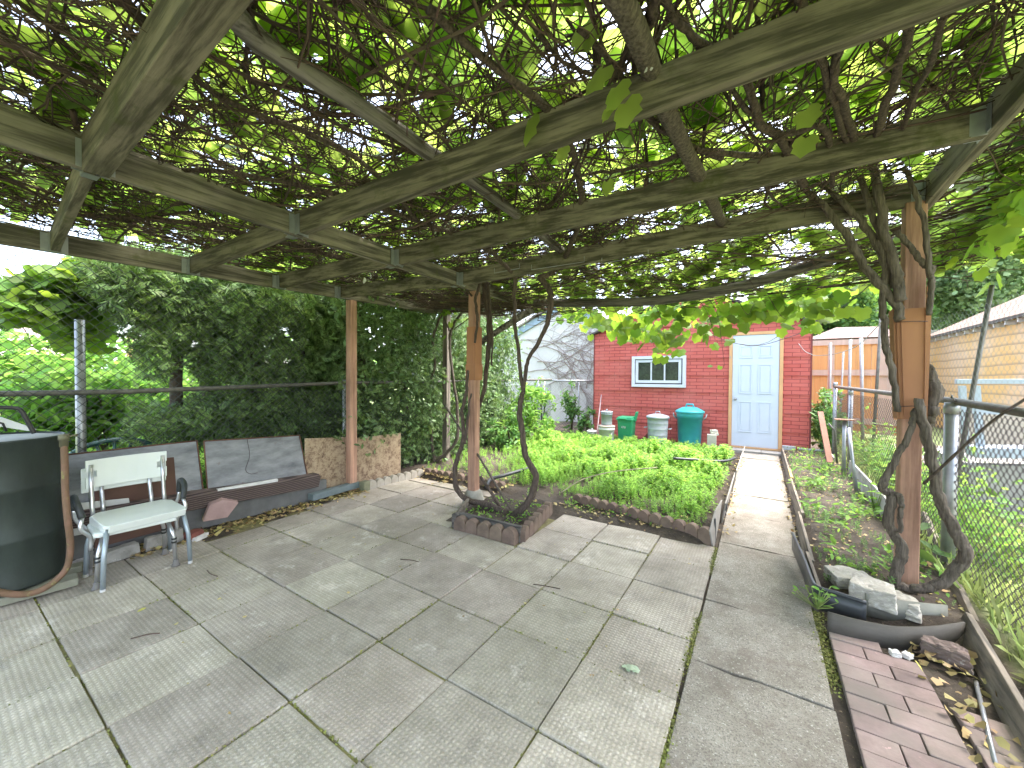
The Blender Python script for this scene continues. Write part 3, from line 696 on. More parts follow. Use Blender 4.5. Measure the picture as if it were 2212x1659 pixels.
def build_shed():
    root = empty('garden_shed', (-1.2, SY, .1), 'red brick-patterned garden shed with a white door and a three-pane window', 'shed')
    x0, x1, ev, ax, az = -3.17, .74, 2.40, -1.2, 3.12
    gab = lambda x: ev + (az-ev)*(1-abs(x-ax)/(x1-ax))
    # body
    mb = MB(); base = .05
    prof = [(x0, SY, base), (x1, SY, base), (x1, SY, ev), (ax, SY, az), (x0, SY, ev)]
    mb.prism([(p[0], p[1]+.03, p[2]) for p in prof], (0, 3.2, 0))
    # lapped sheets, each leaning out a little at its foot; cut round the door and the window
    c = .335; z = .12; k = 0; door = (-.49, .33); win = (-2.33, -1.23)
    while z < az-.02:
        t = min(z+c, az)
        gaps = []
        if z < 2.2: gaps.append((door[0], door[1], 2.27))
        segs = [(x0, x1)]
        if z < 2.27: segs = [(x0, door[0]), (door[1], x1)]
        for a, b_ in segs:
            za = z + (-.055+.03*k % .02 if a > 0 else 0)
            tl, tr = min(t, gab(a)), min(t, gab(b_))
            if z >= min(gab(a), gab(b_)):       # in the gable triangle
                xa = ax - (x1-ax)*(az-z)/(az-ev); xb = ax + (x1-ax)*(az-z)/(az-ev); xta = ax - (x1-ax)*(az-t)/(az-ev); xtb = ax + (x1-ax)*(az-t)/(az-ev)
                pts = [(max(x0, xa), z), (min(x1, xb), z), (min(x1, xtb), t), (max(x0, xta), t)]
            else: pts = [(a, z), (b_, z), (b_, tr), (a, tl)]
            f = [(p[0], SY-(.014 if p[1] == z else .002), p[1]) for p in pts]; g = [(p[0], SY+.03, p[1]) for p in pts]
            n = len(f); mb.add(f+g, [tuple(range(n)), tuple(range(2*n-1, n-1, -1))]+[(i, n+i, n+(i+1) % n, (i+1) % n) for i in range(n)])
        z = t; k += 1
    mb.build('wall', asphalt_brick(), root)
    cb = MB()
    for x in (x0, x1): cb.box((x, SY-.012, (base+ev)/2), (.022, .018, ev-base-.05))
    cb.build('corner_trim', simple('trim_red', (.22, .05, .045), None, 5), root)
    rf = MB()
    for s in (-1, 1):
        xe = ax + s*(x1-ax+.10); ze = ev - .045
        rf.prism([(ax, SY-.12, az+.03), (xe, SY-.12, ze), (xe, SY-.12, ze+.035), (ax, SY-.12, az+.075)], (0, 3.5, 0))
    rf.build('roof', simple('dark_shingle', (.10, .09, .085), (.05, .045, .042), 12, .95, 0, .6), root)
    # door
    dx0, dx1, dz0, dz1 = -.44, .285, .155, 2.215
    wht = simple('door_paint', (.60, .66, .76), (.54, .60, .70), 2.5, .45, 0, .08, .002, spots=((.45, .45, .45), 30, .78))
    d = MB(); d.box(((dx0+dx1)/2, SY-.01, (dz0+dz1)/2), (dx1-dx0, .03, dz1-dz0))
    door_o = d.build('door', wht, root, .003)
    W_ = dx1-dx0
    p = MB()
    for (a, b_) in ((.145, .44), (.56, .855)):
        for (za, zb) in ((1.79, 1.99+.03), (1.13, 1.68), (.42, .99)):
            xa, xb = dx0+a*W_, dx0+b_*W_; zc = (za+zb)/2
            za += .0; y = SY-.026
            # moulded frame, raised field
            for (u0, v0, u1, v1) in ((xa, za, xb, za+.022), (xa, zb-.022, xb, zb), (xa, za+.022, xa+.022, zb-.022), (xb-.022, za+.022, xb, zb-.022)):
                p.box(((u0+u1)/2, y-.004, (v0+v1)/2), (u1-u0, .010, v1-v0))
            p.box(((xa+xb)/2, y-.002, zc), (xb-xa-.075, .008, zb-za-.075))
    po = p.build('door_panel', wht, door_o, .003)
    h = MB(); h.tube([(dx0+.055, SY-.02, 1.03), (dx0+.055, SY-.06, 1.03), (dx0+.055, SY-.065, 1.03), (dx0+.055, SY-.09, 1.03), (dx0+.055, SY-.10, 1.03)], [.012, .012, .028, .028, .015], 14); h.build('door_knob', M['galv'], door_o)
    tr = MB(); tm = simple('door_trim', (.72, .42, .21), (.60, .34, .17), 3, .8, 0, .3, spots=((.35, .33, .3), 10, .62))
    tr.box((dx0-.03, SY-.018, (dz0+dz1)/2+.0), (.055, .045, dz1-dz0)); tr.box((dx1+.03, SY-.018, (dz0+dz1)/2), (.055, .045, dz1-dz0)); tr.box(((dx0+dx1)/2, SY-.018, dz1+.03), (W_+.115, .045, .055))
    tr.box(((dx0+dx1)/2, SY-.03, dz0-.02), (W_+.1, .06, .03))
    tr.build('door_frame', tm, root, .003)
    # window
    ww = simple('window_white', (.66, .68, .74), (.58, .60, .66), 5, .6, 0, .1)
    wx0, wx1, wz0, wz1 = -2.31, -1.245, 1.225, 1.87
    def frame(x0, x1, z0, z1, t, y, dep, name, par, m=ww):
        f = MB(); f.box(((x0+x1)/2, y, z1-t/2), (x1-x0, dep, t)); f.box(((x0+x1)/2, y, z0+t/2), (x1-x0, dep, t))
        f.box((x0+t/2, y, (z0+z1)/2), (t, dep, z1-z0-2*t)); f.box((x1-t/2, y, (z0+z1)/2), (t, dep, z1-z0-2*t)); return f.build(name, m, par, .002)
    wf = frame(wx0, wx1, wz0, wz1, .062, SY-.035, .07, 'window_frame', root)
    bk = MB(); bk.box(((wx0+wx1)/2, SY-.008, (wz0+wz1)/2), (wx1-wx0-.12, .014, wz1-wz0-.12)); bk.build('window_recess', simple('recess', (.03, .03, .035), None, 5), wf)
    sh = frame(wx0+.075, wx1-.085, wz0+.085, wz1-.075, .055, SY-.032, .028, 'sash', wf)
    L_ = wx1-wx0-.16-.11
    for k in (1, 2): bars = MB(); bars.box((wx0+.13+L_*k/3, SY-.032, (wz0+wz1)/2), (.028, .024, wz1-wz0-.27)); bars.build('glazing_bar', ww, wf, .002)
    m, n, b = newmat('dark_glass'); v = coords(n)
    c = ramp(n, noise(n, v, 18, 8, .8), [(.4, (.012, .02, .014)), (.7, (.05, .075, .05))]); n.links.new(c, b.inputs['Base Color']); b.inputs['Roughness'].default_value = .12
    for k in range(3):
        g = MB(); a = wx0+.13+L_*k/3+.0145; e = wx0+.13+L_*(k+1)/3-.0145; g.box(((a+e)/2, SY-.025, (wz0+wz1)/2), (e-a, .004, wz1-wz0-.268)); g.build('window_pane', m, wf)
    adopt(root)
    for c_ in root.children:
        c_.matrix_parent_inverse = Matrix.Translation(-Vector(root.location))
build_shed()

# ---------------------------------------------------------------- things along the shed
pg = lambda x, y, z=.1: G(x, y, z)
def bump_obj(): pass
gcan = simple('galvanised_can', (.42, .45, .48), (.36, .38, .41), 6, .45, .25, .1)
def can(name, label, cat, c, r, h, m, kind='can', handle=True):
    root = empty(name, c, label, cat)
    b = MB(); z = 0; pr = [(r*.84, 0), (r*.86, .02)]
    for k in range(1, 5): pr += [(r*(.86+.12*k/5), h*k/5-.008), (r*(.875+.12*k/5), h*k/5), (r*(.86+.12*k/5), h*k/5+.008)]
    pr += [(r*.98, h-.02), (r*1.03, h-.012), (r*1.03, h)]
    b.lathe((0, 0, 0), pr, 32); b.build('body', m, root)
    l = MB(); l.lathe((0, 0, h-.004), [(r*1.07, -.03), (r*1.08, .01), (r*.98, .026), (r*.5, .055), (r*.1, .065)], 32); lo = l.build('lid', m, root)
    k = MB(); k.tube([(-.045, 0, h+.055), (-.035, 0, h+.10), (.035, 0, h+.10), (.045, 0, h+.055)], .009, 8); k.build('lid_handle', m, lo)
    if handle:
        for s in (-1, 1):
            k = MB(); k.tube([(s*r*.96, -.07, h*.62), (s*(r+.045), -.07, h*.62), (s*(r+.045), .07, h*.62), (s*r*.96, .07, h*.62)], .008, 6); k.build('side_handle', m, root)
    return root
can('galvanised_bin', 'pale grey ribbed metal bin with a domed lid between green and teal bins', 'dustbin', G(1420, 964, .1), .195, .57, gcan)
def teal():
    m = simple('teal_plastic', (.06, .45, .50), (.05, .40, .45), 3, .4, 0, .05)
    c = G(1489, 964, .1); root = empty('teal_bin', c, 'large round turquoise plastic bin with a lid in front of the red shed', 'dustbin'); r, h = .235, .68
    b = MB(); b.lathe((0, 0, 0), [(r*.8, 0), (r*.84, .03), (r*.95, h-.13), (r*.99, h-.13), (r*1.02, h-.05), (r*1.04, h-.03), (r*1.04, h)], 36); b.build('body', m, root)
    l = MB(); l.lathe((0, 0, h-.01), [(r*1.1, -.02), (r*1.1, .012), (r*1.0, .03), (r*.55, .085), (r*.15, .095)], 36); lo = l.build('lid', m, root)
    k = MB(); k.tube([(-.07, 0, h+.07), (-.055, 0, h+.13), (.055, 0, h+.13), (.07, 0, h+.07)], .018, 8); k.build('lid_handle', m, lo)
    for s in (-1, 1): k = MB(); k.tube([(s*r*.98, -.05, h-.16), (s*(r+.05), -.05, h-.10), (s*(r+.06), 0, h-.05), (s*(r+.05), .05, h-.10), (s*r*.98, .05, h-.16)], .009, 8); k.build('side_handle', simple('handle_gray', (.3, .36, .38), None, 8) if s < 0 else bpy.data.materials['handle_gray'], root)
teal()
def green():
    m = simple('green_plastic', (.02, .27, .12), (.015, .22, .10), 4, .45, 0, .05)
    c = G(1353, 959, .1); root = empty('green_bin', c, 'small square green recycling bin with white figures on its front', 'dustbin')
    b = MB(); b.box((0, 0, .255), (.25, .25, .51), 0, None, 1.17); b.build('body', m, root, .015)
    r_ = MB(); r_.box((0, 0, .495), (.325, .325, .035)); r_.build('rim', m, root, .01)
    l = MB(); l.box((0, 0, .53), (.31, .31, .035), 0, None, .9); l.box((-.03, -.17, .515), (.14, .035, .03)); lo = l.build('lid', m, root, .012)
    h = MB(); h.box((.17, .05, .55), (.035, .13, .20), 0, Matrix.Rotation(.2, 3, 'Y')); h.build('handle', m, root, .012)
    cu = bpy.data.curves.new('figures', 'FONT'); cu.body = '478'; cu.size = .06; cu.extrude = .001
    o = bpy.data.objects.new('figures', cu); COL.objects.link(o); o.parent = root; o.location = (-.065, -.1463, .325); o.rotation_euler = (math.radians(93), 0, 0)
    cu.materials.append(simple('figure_white', (.75, .8, .78), None, 5, bs=0))
    dg = bpy.context.evaluated_depsgraph_get(); me = bpy.data.meshes.new_from_object(o.evaluated_get(dg)); mo = bpy.data.objects.new('figures', me); COL.objects.link(mo)
    mo.parent = root; mo.location = o.location; mo.rotation_euler = o.rotation_euler; me.materials.clear(); me.materials.append(bpy.data.materials['figure_white']); bpy.data.objects.remove(o)
    mo.name = 'figures'
green()
def pail(name, label, c, r, h, m, lid=None, ratio=.86, knob=False, bail=True):
    root = empty(name, c, label, 'bucket')
    b = MB(); b.lathe((0, 0, 0), [(r*ratio, 0), (r*ratio, .01), (r*.97, h*.8), (r*1.03, h*.8), (r*1.03, h*.84), (r, h*.86), (r*1.03, h)], 28); b.build('body', m, root)
    if lid: l = MB(); l.lathe((0, 0, h-.006), [(r*1.06, -.012), (r*1.07, .012), (r*.9, .02), (r*.2, .024)], 28); lo = l.build('lid', lid, root)
    if knob:
        k = MB(); k.lathe((0, 0, h+.01), [(.012, 0), (.014, .02), (.02, .035), (.008, .045)], 12); k.build('lid_knob', lid, lo)
    if bail:
        k = MB(); k.tube([(-r*1.04, -.02, h*.78), (-r*.75, -r*.8, h*.5), (0, -r*1.12, h*.4), (r*.75, -r*.8, h*.5), (r*1.04, -.02, h*.78)], .004, 6); k.build('wire_handle', M['galv'], root)
    return root
wp = simple('white_pail_plastic', (.62, .61, .60), (.52, .50, .49), 6, .5, 0, .1, spots=((.4, .36, .32), 14, .66))
tan = simple('lid_tan', (.48, .40, .33), None, 6, .6)
grp = simple('grey_pail_plastic', (.33, .36, .39), (.29, .32, .35), 5, .5, 0, .05)
cb_ = G(1310, 959, .1)
pail('paint_bucket', 'white paint bucket with a tan lid carrying the grey pail', cb_, .155, .36, wp, tan)
pail('grey_pail', 'small grey pail with a knobbed lid standing on top of the white bucket', (cb_[0], cb_[1], cb_[2]+.388), .112, .25, grp, grp, .92, True, False)
pail('white_pail', 'little white pail with a knob lid on the ground left of the buckets', G(1279, 953, .1), .105, .21, wp, wp, .72, True, False)
def broom():
    a = G(1287, 957, .12); b_ = PY(1299, 853, SY-.08)
    root = empty('broom', a, 'worn broom with a pale pink handle leaning on the shed corner', 'broom')
    m = MB(); m.tube([a, b_], [.012, .011], 8); m.build('handle', simple('pink_handle', (.48, .36, .35), None, 6), root)
    m = MB(); m.tube([V3(*a)+V3(0, 0, .10), V3(*a)+V3(0, 0, .03), V3(*a)+V3(-.01, -.02, -.02)], [.02, .05, .07], 10, wob=.2); m.build('bristles', simple('straw', (.55, .46, .33), None, 30, bs=.6, bscale=80), root)
    adopt(root)
broom()
def block(name, label, cat, c, size, m, rz=0, ry=0, irr=0.0, sub=0):
    mb = MB(); mb.box((0, 0, size[2]/2), size, 0, None); o = mb.build(name, m, None, min(size)*.08 + .001)
    if irr:
        bm = bmesh.new(); bm.from_mesh(o.data); bmesh.ops.subdivide_edges(bm, edges=bm.edges, cuts=7 if irr > .005 else 5, use_grid_fill=True)
        for v in bm.verts:
            n_ = math.sin(v.co.x*31+v.co.y*17)+math.sin(v.co.z*29+v.co.x*13+1)+random.uniform(-.8, .8)
            v.co += v.co.normalized()*(n_*irr + (irr*.9*math.sin(v.co.x*70+v.co.y*90)*math.sin(v.co.z*80+v.co.x*60) if irr > .05 else 0))
        bm.to_mesh(o.data); bm.free()
    o.location = c; o.rotation_euler = (0, ry, rz); return tag(o, label, cat)
cream = simple('cream_block', (.55, .51, .43), (.45, .42, .35), 8, .9, 0, .3)
stone = simple('grey_stone', (.36, .35, .32), (.18, .175, .16), 9, .95, 0, .7, .01, spots=((.5, .48, .45), 22, .6))
cbk = G(1537, 974, .1)
block('concrete_block', 'cream concrete block standing upright left of the white door', 'block', cbk, (.15, .12, .30), cream, .1)
block('stone', 'rounded pale stone lying on top of the cream block', 'stone', (cbk[0]+.03, cbk[1]+.03, cbk[2]+.29), (.11, .1, .09), cream, .3, 0, .008)
block('clay_block', 'small beige stub block beside the cream block at the door', 'block', G(1557, 972, .1), (.06, .08, .09), cream)
rb = simple('old_red_brick', (.22, .07, .05), (.13, .045, .035), 12, .9, 0, .5)
block('red_brick', 'dark red brick slab leaning by the foot of the grey metal bin', 'brick', G(1385, 955, .1), (.09, .06, .24), rb, .2, .75)
block('broken_brick', 'broken red brick between the teal bin and the cream block', 'brick', G(1516, 968, .1), (.13, .1, .07), rb, .5, .0, .006)
wb = simple('white_painted_block', (.42, .44, .46), (.5, .51, .52), 5, .8, 0, .2, spots=((.3, .3, .28), 12, .66))
block('kerb_block', 'short white painted kerb block right of the shed door', 'kerb block', (.44, 8.31, .10), (.19, .07, .14), wb)
block('kerb_block', 'long white painted kerb block below the shed corner', 'kerb block', (.74, 8.29, .10), (.32, .07, .12), wb, -.03)
block('red_brick', 'two-tone brick lying at the right foot of the door frame', 'brick', G(1695, 968, .14), (.12, .07, .05), rb, .2)
def blackhose(pts, r, label, m, name='hose'):
    mb = MB(); mb.tube(smooth_path(pts, 6), r, 10); return tag(mb.build(name, m), label, 'hose')
blk = simple('black_plastic', (.035, .04, .045), (.02, .022, .025), 6, .45, 0, .1)
blackhose([G(1455, 990, .30), G(1500, 993, .28), G(1560, 996, .26), G(1588, 990, .22)], .018, 'black pipe lying across the far end of the weed bed', blk, 'pipe')
blackhose([G(1050, 1052, .10), G(1060, 1035, .12), G(1085, 1028, .14), G(1120, 1018, .16), G(1150, 1008, .18)], .022, 'black corrugated pipe curving through weeds behind the centre post', blk, 'pipe')

# ================================================================ WHITE STUCCO GARAGE behind
def build_stucco():
    Y = 10.5; root = empty('stucco_garage', (-5, Y, .1), 'white rendered garage with pale blue gable boards and bare creepers', 'garage')
    ax, az, s = -5.0, 3.62, .46; xr = -2.7; xl = -7.6
    zz = lambda x: az - abs(x-ax)*s
    m, n, b = newmat('white_render'); v = coords(n)
    c = ramp(n, noise(n, v, 1.5, 8, .7), [(.3, (.50, .48, .46)), (.6, (.57, .545, .525)), (.8, (.61, .59, .57))]); n.links.new(c, b.inputs['Base Color']); b.inputs['Roughness'].default_value = .95; bump(n, b, noise(n, v, 30, 6), .4, .01)
    mb = MB(); mb.prism([(xl, Y, 0), (xr, Y, 0), (xr, Y, zz(xr)), (ax, Y, az), (xl, Y, zz(xl))], (0, 6, 0)); mb.build('wall', m, root)
    bl = simple('pale_blue_board', (.27, .35, .43), (.22, .30, .38), 4, .6)
    f = MB()
    for e in (xl-.1, xr+.1): f.prism([(ax, Y-.06, az+.02), (e, Y-.06, zz(e)+.02), (e, Y-.06, zz(e)-.20), (ax, Y-.06, az-.20)], (0, .05, 0))
    f.build('gable_board', bl, root)
    r_ = MB()
    for e in (xl-.2, xr+.2): r_.prism([(ax, Y-.14, az+.03), (e, Y-.14, zz(e)+.03), (e, Y-.14, zz(e)+.09), (ax, Y-.14, az+.09)], (0, 6.2, 0))
    r_.build('roof', simple('light_shingle', (.34, .29, .26), (.24, .2, .18), 10, .95, 0, .4), root)
    adopt(root)
    # leafless creeper on the wall: its own plant
    lines = []
    def grow(p, a, L, r, dep):
        pts = [p]; x, z = p[0], p[2]
        for i in range(10):
            a += random.gauss(0, .16) + .03; x += math.cos(a)*L/10; z += math.sin(a)*L/10
            if x > -2.8 or z < .3 or z > 3.2 or x < -7: break
            pts.append((x, Y-.015-r, z))
            if dep < 3 and random.random() < .42: grow((x, Y-.015, z), a+random.choice((-1, 1))*random.uniform(.4, 1.0), L*random.uniform(.35, .75), r*.6, dep+1)
        if len(pts) > 2: lines.append((pts, r, r*.35))
    for (x, z, a, L) in ((-6.2, 2.35, -.2, 2.6), (-6.3, 2.2, -.5, 2.6), (-5.6, 2.4, -.5, 2.5), (-6.3, 1.6, .1, 2.4), (-5.0, 2.5, -.8, 2.2), (-4.4, 2.1, -.9, 1.8), (-5.8, 1.9, -.1, 2), (-4.2, 1.1, .9, 1.6), (-5.4, 1.2, .3, 2), (-6.4, 2.6, .05, 2.6), (-4.9, 1.9, -1, 2.2), (-3.3, 1.4, 1.5, 1.0)): grow((x, Y-.015, z), a, L, .011, 0)
    V, T = tubes_arr(lines, 4); tag(arrmesh('dead_creeper', V, T, simple('dry_stem', (.32, .24, .20), (.22, .17, .15), 6, .9, 0, 0)), 'bare brown creeper stems spread over the white rendered wall', 'creeper')
build_stucco()

# ================================================================ WIRE FENCES
def chain(P0, P1, z0, z1, cell=.07, r=.0016, sides=3, lean=0, zig=.5, gz=None, topf=None):
    """a woven chain-link panel between two ground points: each zigzag wire a thin tube"""
    P0 = V3(*P0); P1 = V3(*P1); L = np.linalg.norm(P1-P0); d = (P1-P0)/L; nrm = V3(-d[1], d[0], 0)
    n = int(L/cell); lines = []
    for i in range(n):
        s = i*cell; top = z1 if topf is None else topf(s/L)
        if top - z0 < .05: continue
        zg = z0; k = int((top-zg)/(cell*.5)); pts = []
        for j in range(k+1):
            side = j % 2; u = s + (side)*cell*.52
            pts.append(P0 + d*u + V3(0, 0, zg+j*cell*.5) + nrm*((.004 if side else -.004) + lean*(j/k)) )
            
        lines.append((pts, r, r))
        pts2 = []
        for j in range(k+1):
            side = (j+1) % 2; u = s + side*cell*.52
            pts2.append(P0 + d*u + V3(0, 0, zg+j*cell*.5) + nrm*((.004 if side else -.004) + lean*(j/k)))
        lines.append((pts2, r, r)) if False else None
    # neighbouring wires touch at their outer bends, which closes the diamonds
    return tubes_arr(lines, sides)
def zigmesh(P0, P1, z0, z1, cell=.07, r=.0016, topf=None, lean=0):
    P0 = V3(*P0); P1 = V3(*P1); L = np.linalg.norm(P1-P0); d = (P1-P0)/L; nrm = V3(-d[1], d[0], 0); n = int(L/(cell/2)); lines = []
    for i in range(n):
        s = i*cell/2; top = z1 if topf is None else topf(s/L); k = int((top-z0)/(cell*.5))
        if k < 2: continue
        pts = [P0 + d*(s + ((j+i) % 2)*cell*.5) + V3(0, 0, z0+j*cell*.5) + nrm*(.0035*(1 if (j+i) % 2 else -1) + lean*j/k + .008*math.sin(s*3+j*.2)) for j in range(k+1)]
        lines.append((pts, r, r))
    return tubes_arr(lines, 3)
def build_left_fence():
    root = empty('wire_fence', (-4.45, .73, 0), 'tall grey chain-link fence along the left side behind the chair', 'fence')
    X = -4.45
    V, T = zigmesh((X, -1.3, 0), (X, 8.8, 0),   .05, 1.27, .07, .0034); V2, T2 = zigmesh((X+.02, -1.3, 0), (X+.02, 2.5, 0), 1.22, 2.3, .07, .0034, topf=lambda t: 2.3)
    V, T = merge((V, T), (V2, T2)); arrmesh('wire_mesh', V, T, M['wire'], root)
    r_ = MB(); r_.tube([(X, -1.4, 1.265), (X, 1.0, 1.262), (X, 3.0, 1.32), (X, 5, 1.33), (X, 8.8, 1.36)], .021, 10); r_.build('top_rail', M['galv_dark'], root)
    for y, h in ((.73, 1.83), (3.02, 1.36), (5.6, 1.35), (8.2, 1.36)):
        p = MB(); p.tube([(X-.05, y, -.02), (X-.05, y, h)], .030 if y < 1 else .022, 14); p.build('post', M['galv'], root)
    adopt(root)
build_left_fence()
def build_back_fence():
    root = empty('wire_fence', (-4, 8.8, .1), 'pale low chain-link fence in front of the white garage wall', 'fence'); Y = 8.8
    V, T = zigmesh((-5.6, Y, 0), (-3.2, Y, 0), .12, 1.32, .075, .002); arrmesh('wire_mesh', V, T, M['wire_l'], root)
    r_ = MB(); r_.tube([(-5.8, Y, 1.33), (-3.15, Y, 1.34)], .018, 8); r_.build('top_rail', M['galv'], root)
    for x in (-4.67, -3.72): p = MB(); p.tube([(x, Y+.03, .05), (x, Y+.03, 1.36)], .018, 10); p.build('post', M['galv'], root)
    adopt(root)
build_back_fence()
def build_right_fence():
    root = empty('wire_fence', (1.12, 3.85, 0), 'brown-wired chain-link fence on the right, passing behind the vine post', 'fence')
    A = (1.17, .6); B = (1.12, 3.85); C = (1.02, 8.05)
    V, T = zigmesh((A[0], A[1], 0), (B[0], B[1], 0), .02, 1.21, .058, .0026); V2, T2 = zigmesh((B[0], B[1], 0), (C[0], C[1], 0), .10, 1.22, .06, .002, lean=-.0)
    V, T = merge((V, T), (V2, T2)); arrmesh('wire_mesh', V, T, M['wire_r'], root)
    r_ = MB(); r_.tube([(A[0], A[1], 1.23), (1.13, 3.0, 1.238), (B[0], B[1], 1.26), (B[0]-.03, 5.5, 1.27), (C[0], C[1], 1.29)], .024, 12); r_.build('top_rail', M['galv_dark'], root)
    for (x, y, r, h, z) in ((B[0]-.02, B[1]-.02, .036, 1.25, -.02), (1.055, 7.0, .026, 1.27, .1), (C[0], C[1], .028, 1.36, .1)):
        p = MB(); p.tube([(x, y, z), (x, y, h)], r, 14); p.lathe((x, y, h-.055), [(r*1.12, -.02), (r*1.14, .03), (r*.9, .05)], 14); p.build('post', M['galv'], root)
    # bands
    p = MB(); p.tube([(B[0]-.03, B[1]-.10, 1.262), (B[0]-.02, B[1]-.02, 1.302), (B[0], B[1]+.07, 1.262)], .005, 6); p.build('rail_clamp', M['galv_dark'], root)
    adopt(root)
    # two pipes planted against the fence
    def pipe(pts, r, label, m=M['galv']):
        mb = MB(); mb.tube(pts, r, 10); tag(mb.build('steel_pipe', m), label, 'pipe')
    pipe([G(1852, 1078, .1), PY(1833, 924, G(1852, 1078, .1)[1]+.15)], .017, 'thin galvanised pipe leaning on the fence post in the soil bed')
    pipe([(.93, 6.55, .1), (.93, 6.55, .88)], .022, 'short upright steel pipe topped with a rusty plate by the fence')
    mb = MB(); mb.box((.93, 6.55, .885), (.20, .14, .012)); tag(mb.build('rusty_plate', simple('rust_plate', (.30, .15, .09), None, 8)), 'small rusty plate lying on top of the short steel pipe', 'metal plate')
    mb = MB(); mb.span(PY(1772, 890, 7.6), PY(1793, 1000, 7.0), .07, .03); tag(mb.build('wooden_stake', simple('stake', (.34, .16, .10), None, 6)), 'reddish wooden stake leaning at the far end of the wire fence', 'stake')
    mb = MB(); mb.tube([PY(1790, 915, 7), PY(1803, 930, 7), PY(1808, 1000, 7)], .012, 8); tag(mb.build('bent_rod', M['galv_dark']), 'dark hooked rod standing by the reddish stake', 'rod')
build_right_fence()

# ================================================================ SCALLOPED EDGING
edgem = simple('edging_concrete', (.215, .16, .115), (.115, .085, .062), 9, .93, 0, .45, .004, jit=.12, bscale=70)
edgew = simple('pale_edging', (.46, .42, .36), (.32, .29, .24), 9, .93, 0, .45, .004)
def edging(a, b, n, label, m=edgem, z=0.0, h=.125, th=.065):
    """a cast strip whose top is a row of n half-round lobes"""
    a = V3(*a, 0); b = V3(*b, 0); L = np.linalg.norm(b-a); d = (b-a)/L; nr = V3(-d[1], d[0], 0); mb = MB()
    za = a*0; w_ = L/n; r = w_*.5
    for k in range(n):
        c = a + d*(k+.5)*w_; poly = []
        for i in range(9):
            t = math.pi*i/8; poly.append(c + d*(-math.cos(t))*r*.97 + V3(0, 0, z + h - r + math.sin(t)*r))
        poly = [c - d*r*.97 + V3(0, 0, z-.03)] + poly + [c + d*r*.97 + V3(0, 0, z-.03)]
        mb.prism([p - nr*th/2 for p in poly], nr*th)
    return tag(mb.build('scalloped_edging', m, None, .004), label, 'garden edging', 'scalloped concrete edging')
edging((-2.36, 2.73), (-1.71, 2.76), 5, 'brown scalloped edging along the front of the vine planter box')
edging((-1.69, 2.80), (-1.83, 3.60), 7, 'brown scalloped edging up the right side of the vine planter box')
edging((-1.72, 3.98), (-1.10, 3.86), 6, 'scalloped edging half buried in leaf litter at the left end of the weed bed front')
edging((-1.08, 3.85), (-.32, 3.66), 7, 'scalloped edging along the front of the weed bed beside the path', z=.01)
edging((-3.98, 3.95), (-3.3, 3.98), 6, 'scalloped edging run on the left at the back edge of the paving', z=-.01)
edging((-3.27, 3.98), (-2.62, 3.94), 6, 'scalloped edging run just behind the centre post', z=-.01)
edging((-4.10, 3.08), (-4.02, 3.93), 8, 'pale whitish scalloped edging beside the foot of the left post', edgew, z=-.02)
mb = MB(); mb.box((-2.03, 2.80, .055), (.66, .03, .16), 0, Matrix.Rotation(.04, 3, 'Z')); mb.box((-2.38, 2.76, .05), (.05, .07, .15)); tag(mb.build('planter_board', M['logx'], None, .004), 'dark weathered board standing behind the front edging of the planter box', 'board')
mb = MB(); mb.span((-2.40, 2.80, .06), (-2.60, 3.22, .06), .03, .12); tag(mb.build('planter_board', M['board'], None, .004), 'short board closing the left side of the planter box', 'board')
mb = MB(); mb.box((-4.08, 3.02, .05), (.09, .10, .13), 0, Matrix.Rotation(.1, 3, 'Z')); tag(mb.build('stub_block', simple('mossy_block', (.22, .22, .14), (.12, .13, .08), 12, .95, 0, .5), None, .01), 'mossy square concrete stub against the left post', 'block')
# soil in the planter
def soil_patch():
    xs = np.linspace(-2.58, -1.74, 22); ys = np.linspace(2.80, 3.75, 22); V = []
    for y in ys:
        for x in xs:
            e = min(1, min(x+2.60, -1.70-x, y-2.78)*9); V.append((x + (y-2.8)*-.10, y, -.03 + .08*max(0, e) + .012*math.sin(x*40)*math.sin(y*33)))
    n = 22; T = [(j*n+i, j*n+i+1, (j+1)*n+i+1, (j+1)*n+i) for j in range(n-1) for i in range(n-1)]
    structure(arrmesh('planter_soil', V, T, bpy.data.materials['soil'], smooth=True))
soil_patch()

# ================================================================ ALONG THE LEFT FENCE
def sheetmat(name, c1, c2, rust, amt, metal=.5, rough=.55):
    m, n, b = newmat(name); v = coords(n)
    c = ramp(n, noise(n, coords(n, (1, 1, 3)), 3, 8, .7), [(.3, c2), (.7, c1)])
    c = mixc(n, ramp(n, noise(n, v, 5, 8, .7), [(amt, (0, 0, 0)), (amt+.1, (.9, .9, .9))]), c, rust)
    n.links.new(c, b.inputs['Base Color']); b.inputs['Metallic'].default_value = metal; b.inputs['Roughness'].default_value = rough
    bump(n, b, noise(n, v, 25, 6), .2, .004); return m
sheet_g = sheetmat('dull_steel_sheet', (.34, .355, .37), (.13, .135, .15), (.16, .10, .07), .64)
brown = simple('brown_panel', (.13, .065, .045), (.08, .042, .03), 4, .8, 0, .2)
def panel(name, label, pts, th, m, cat, rim=False):
    mb = MB(); P = [V3(*p) for p in pts]; n = np.cross(P[1]-P[0], P[2]-P[0]); n = n/np.linalg.norm(n)*th
    mb.prism(P, n); o = mb.build(name, m, None, .002); tag(o, label, cat)
    return o
X = -4.30
r1 = panel('metal_sheet', 'long grey steel sheet with a rusty top edge leaning behind the chair', [(X-.07, .62, .80), (X-.07, 1.43, .80), (X+.05, 1.46, .10), (X+.05, .60, .12)], .003, sheet_g, 'metal sheet')
rustm = simple('rust', (.17, .085, .05), (.10, .05, .035), 14, .95, 0, .4)
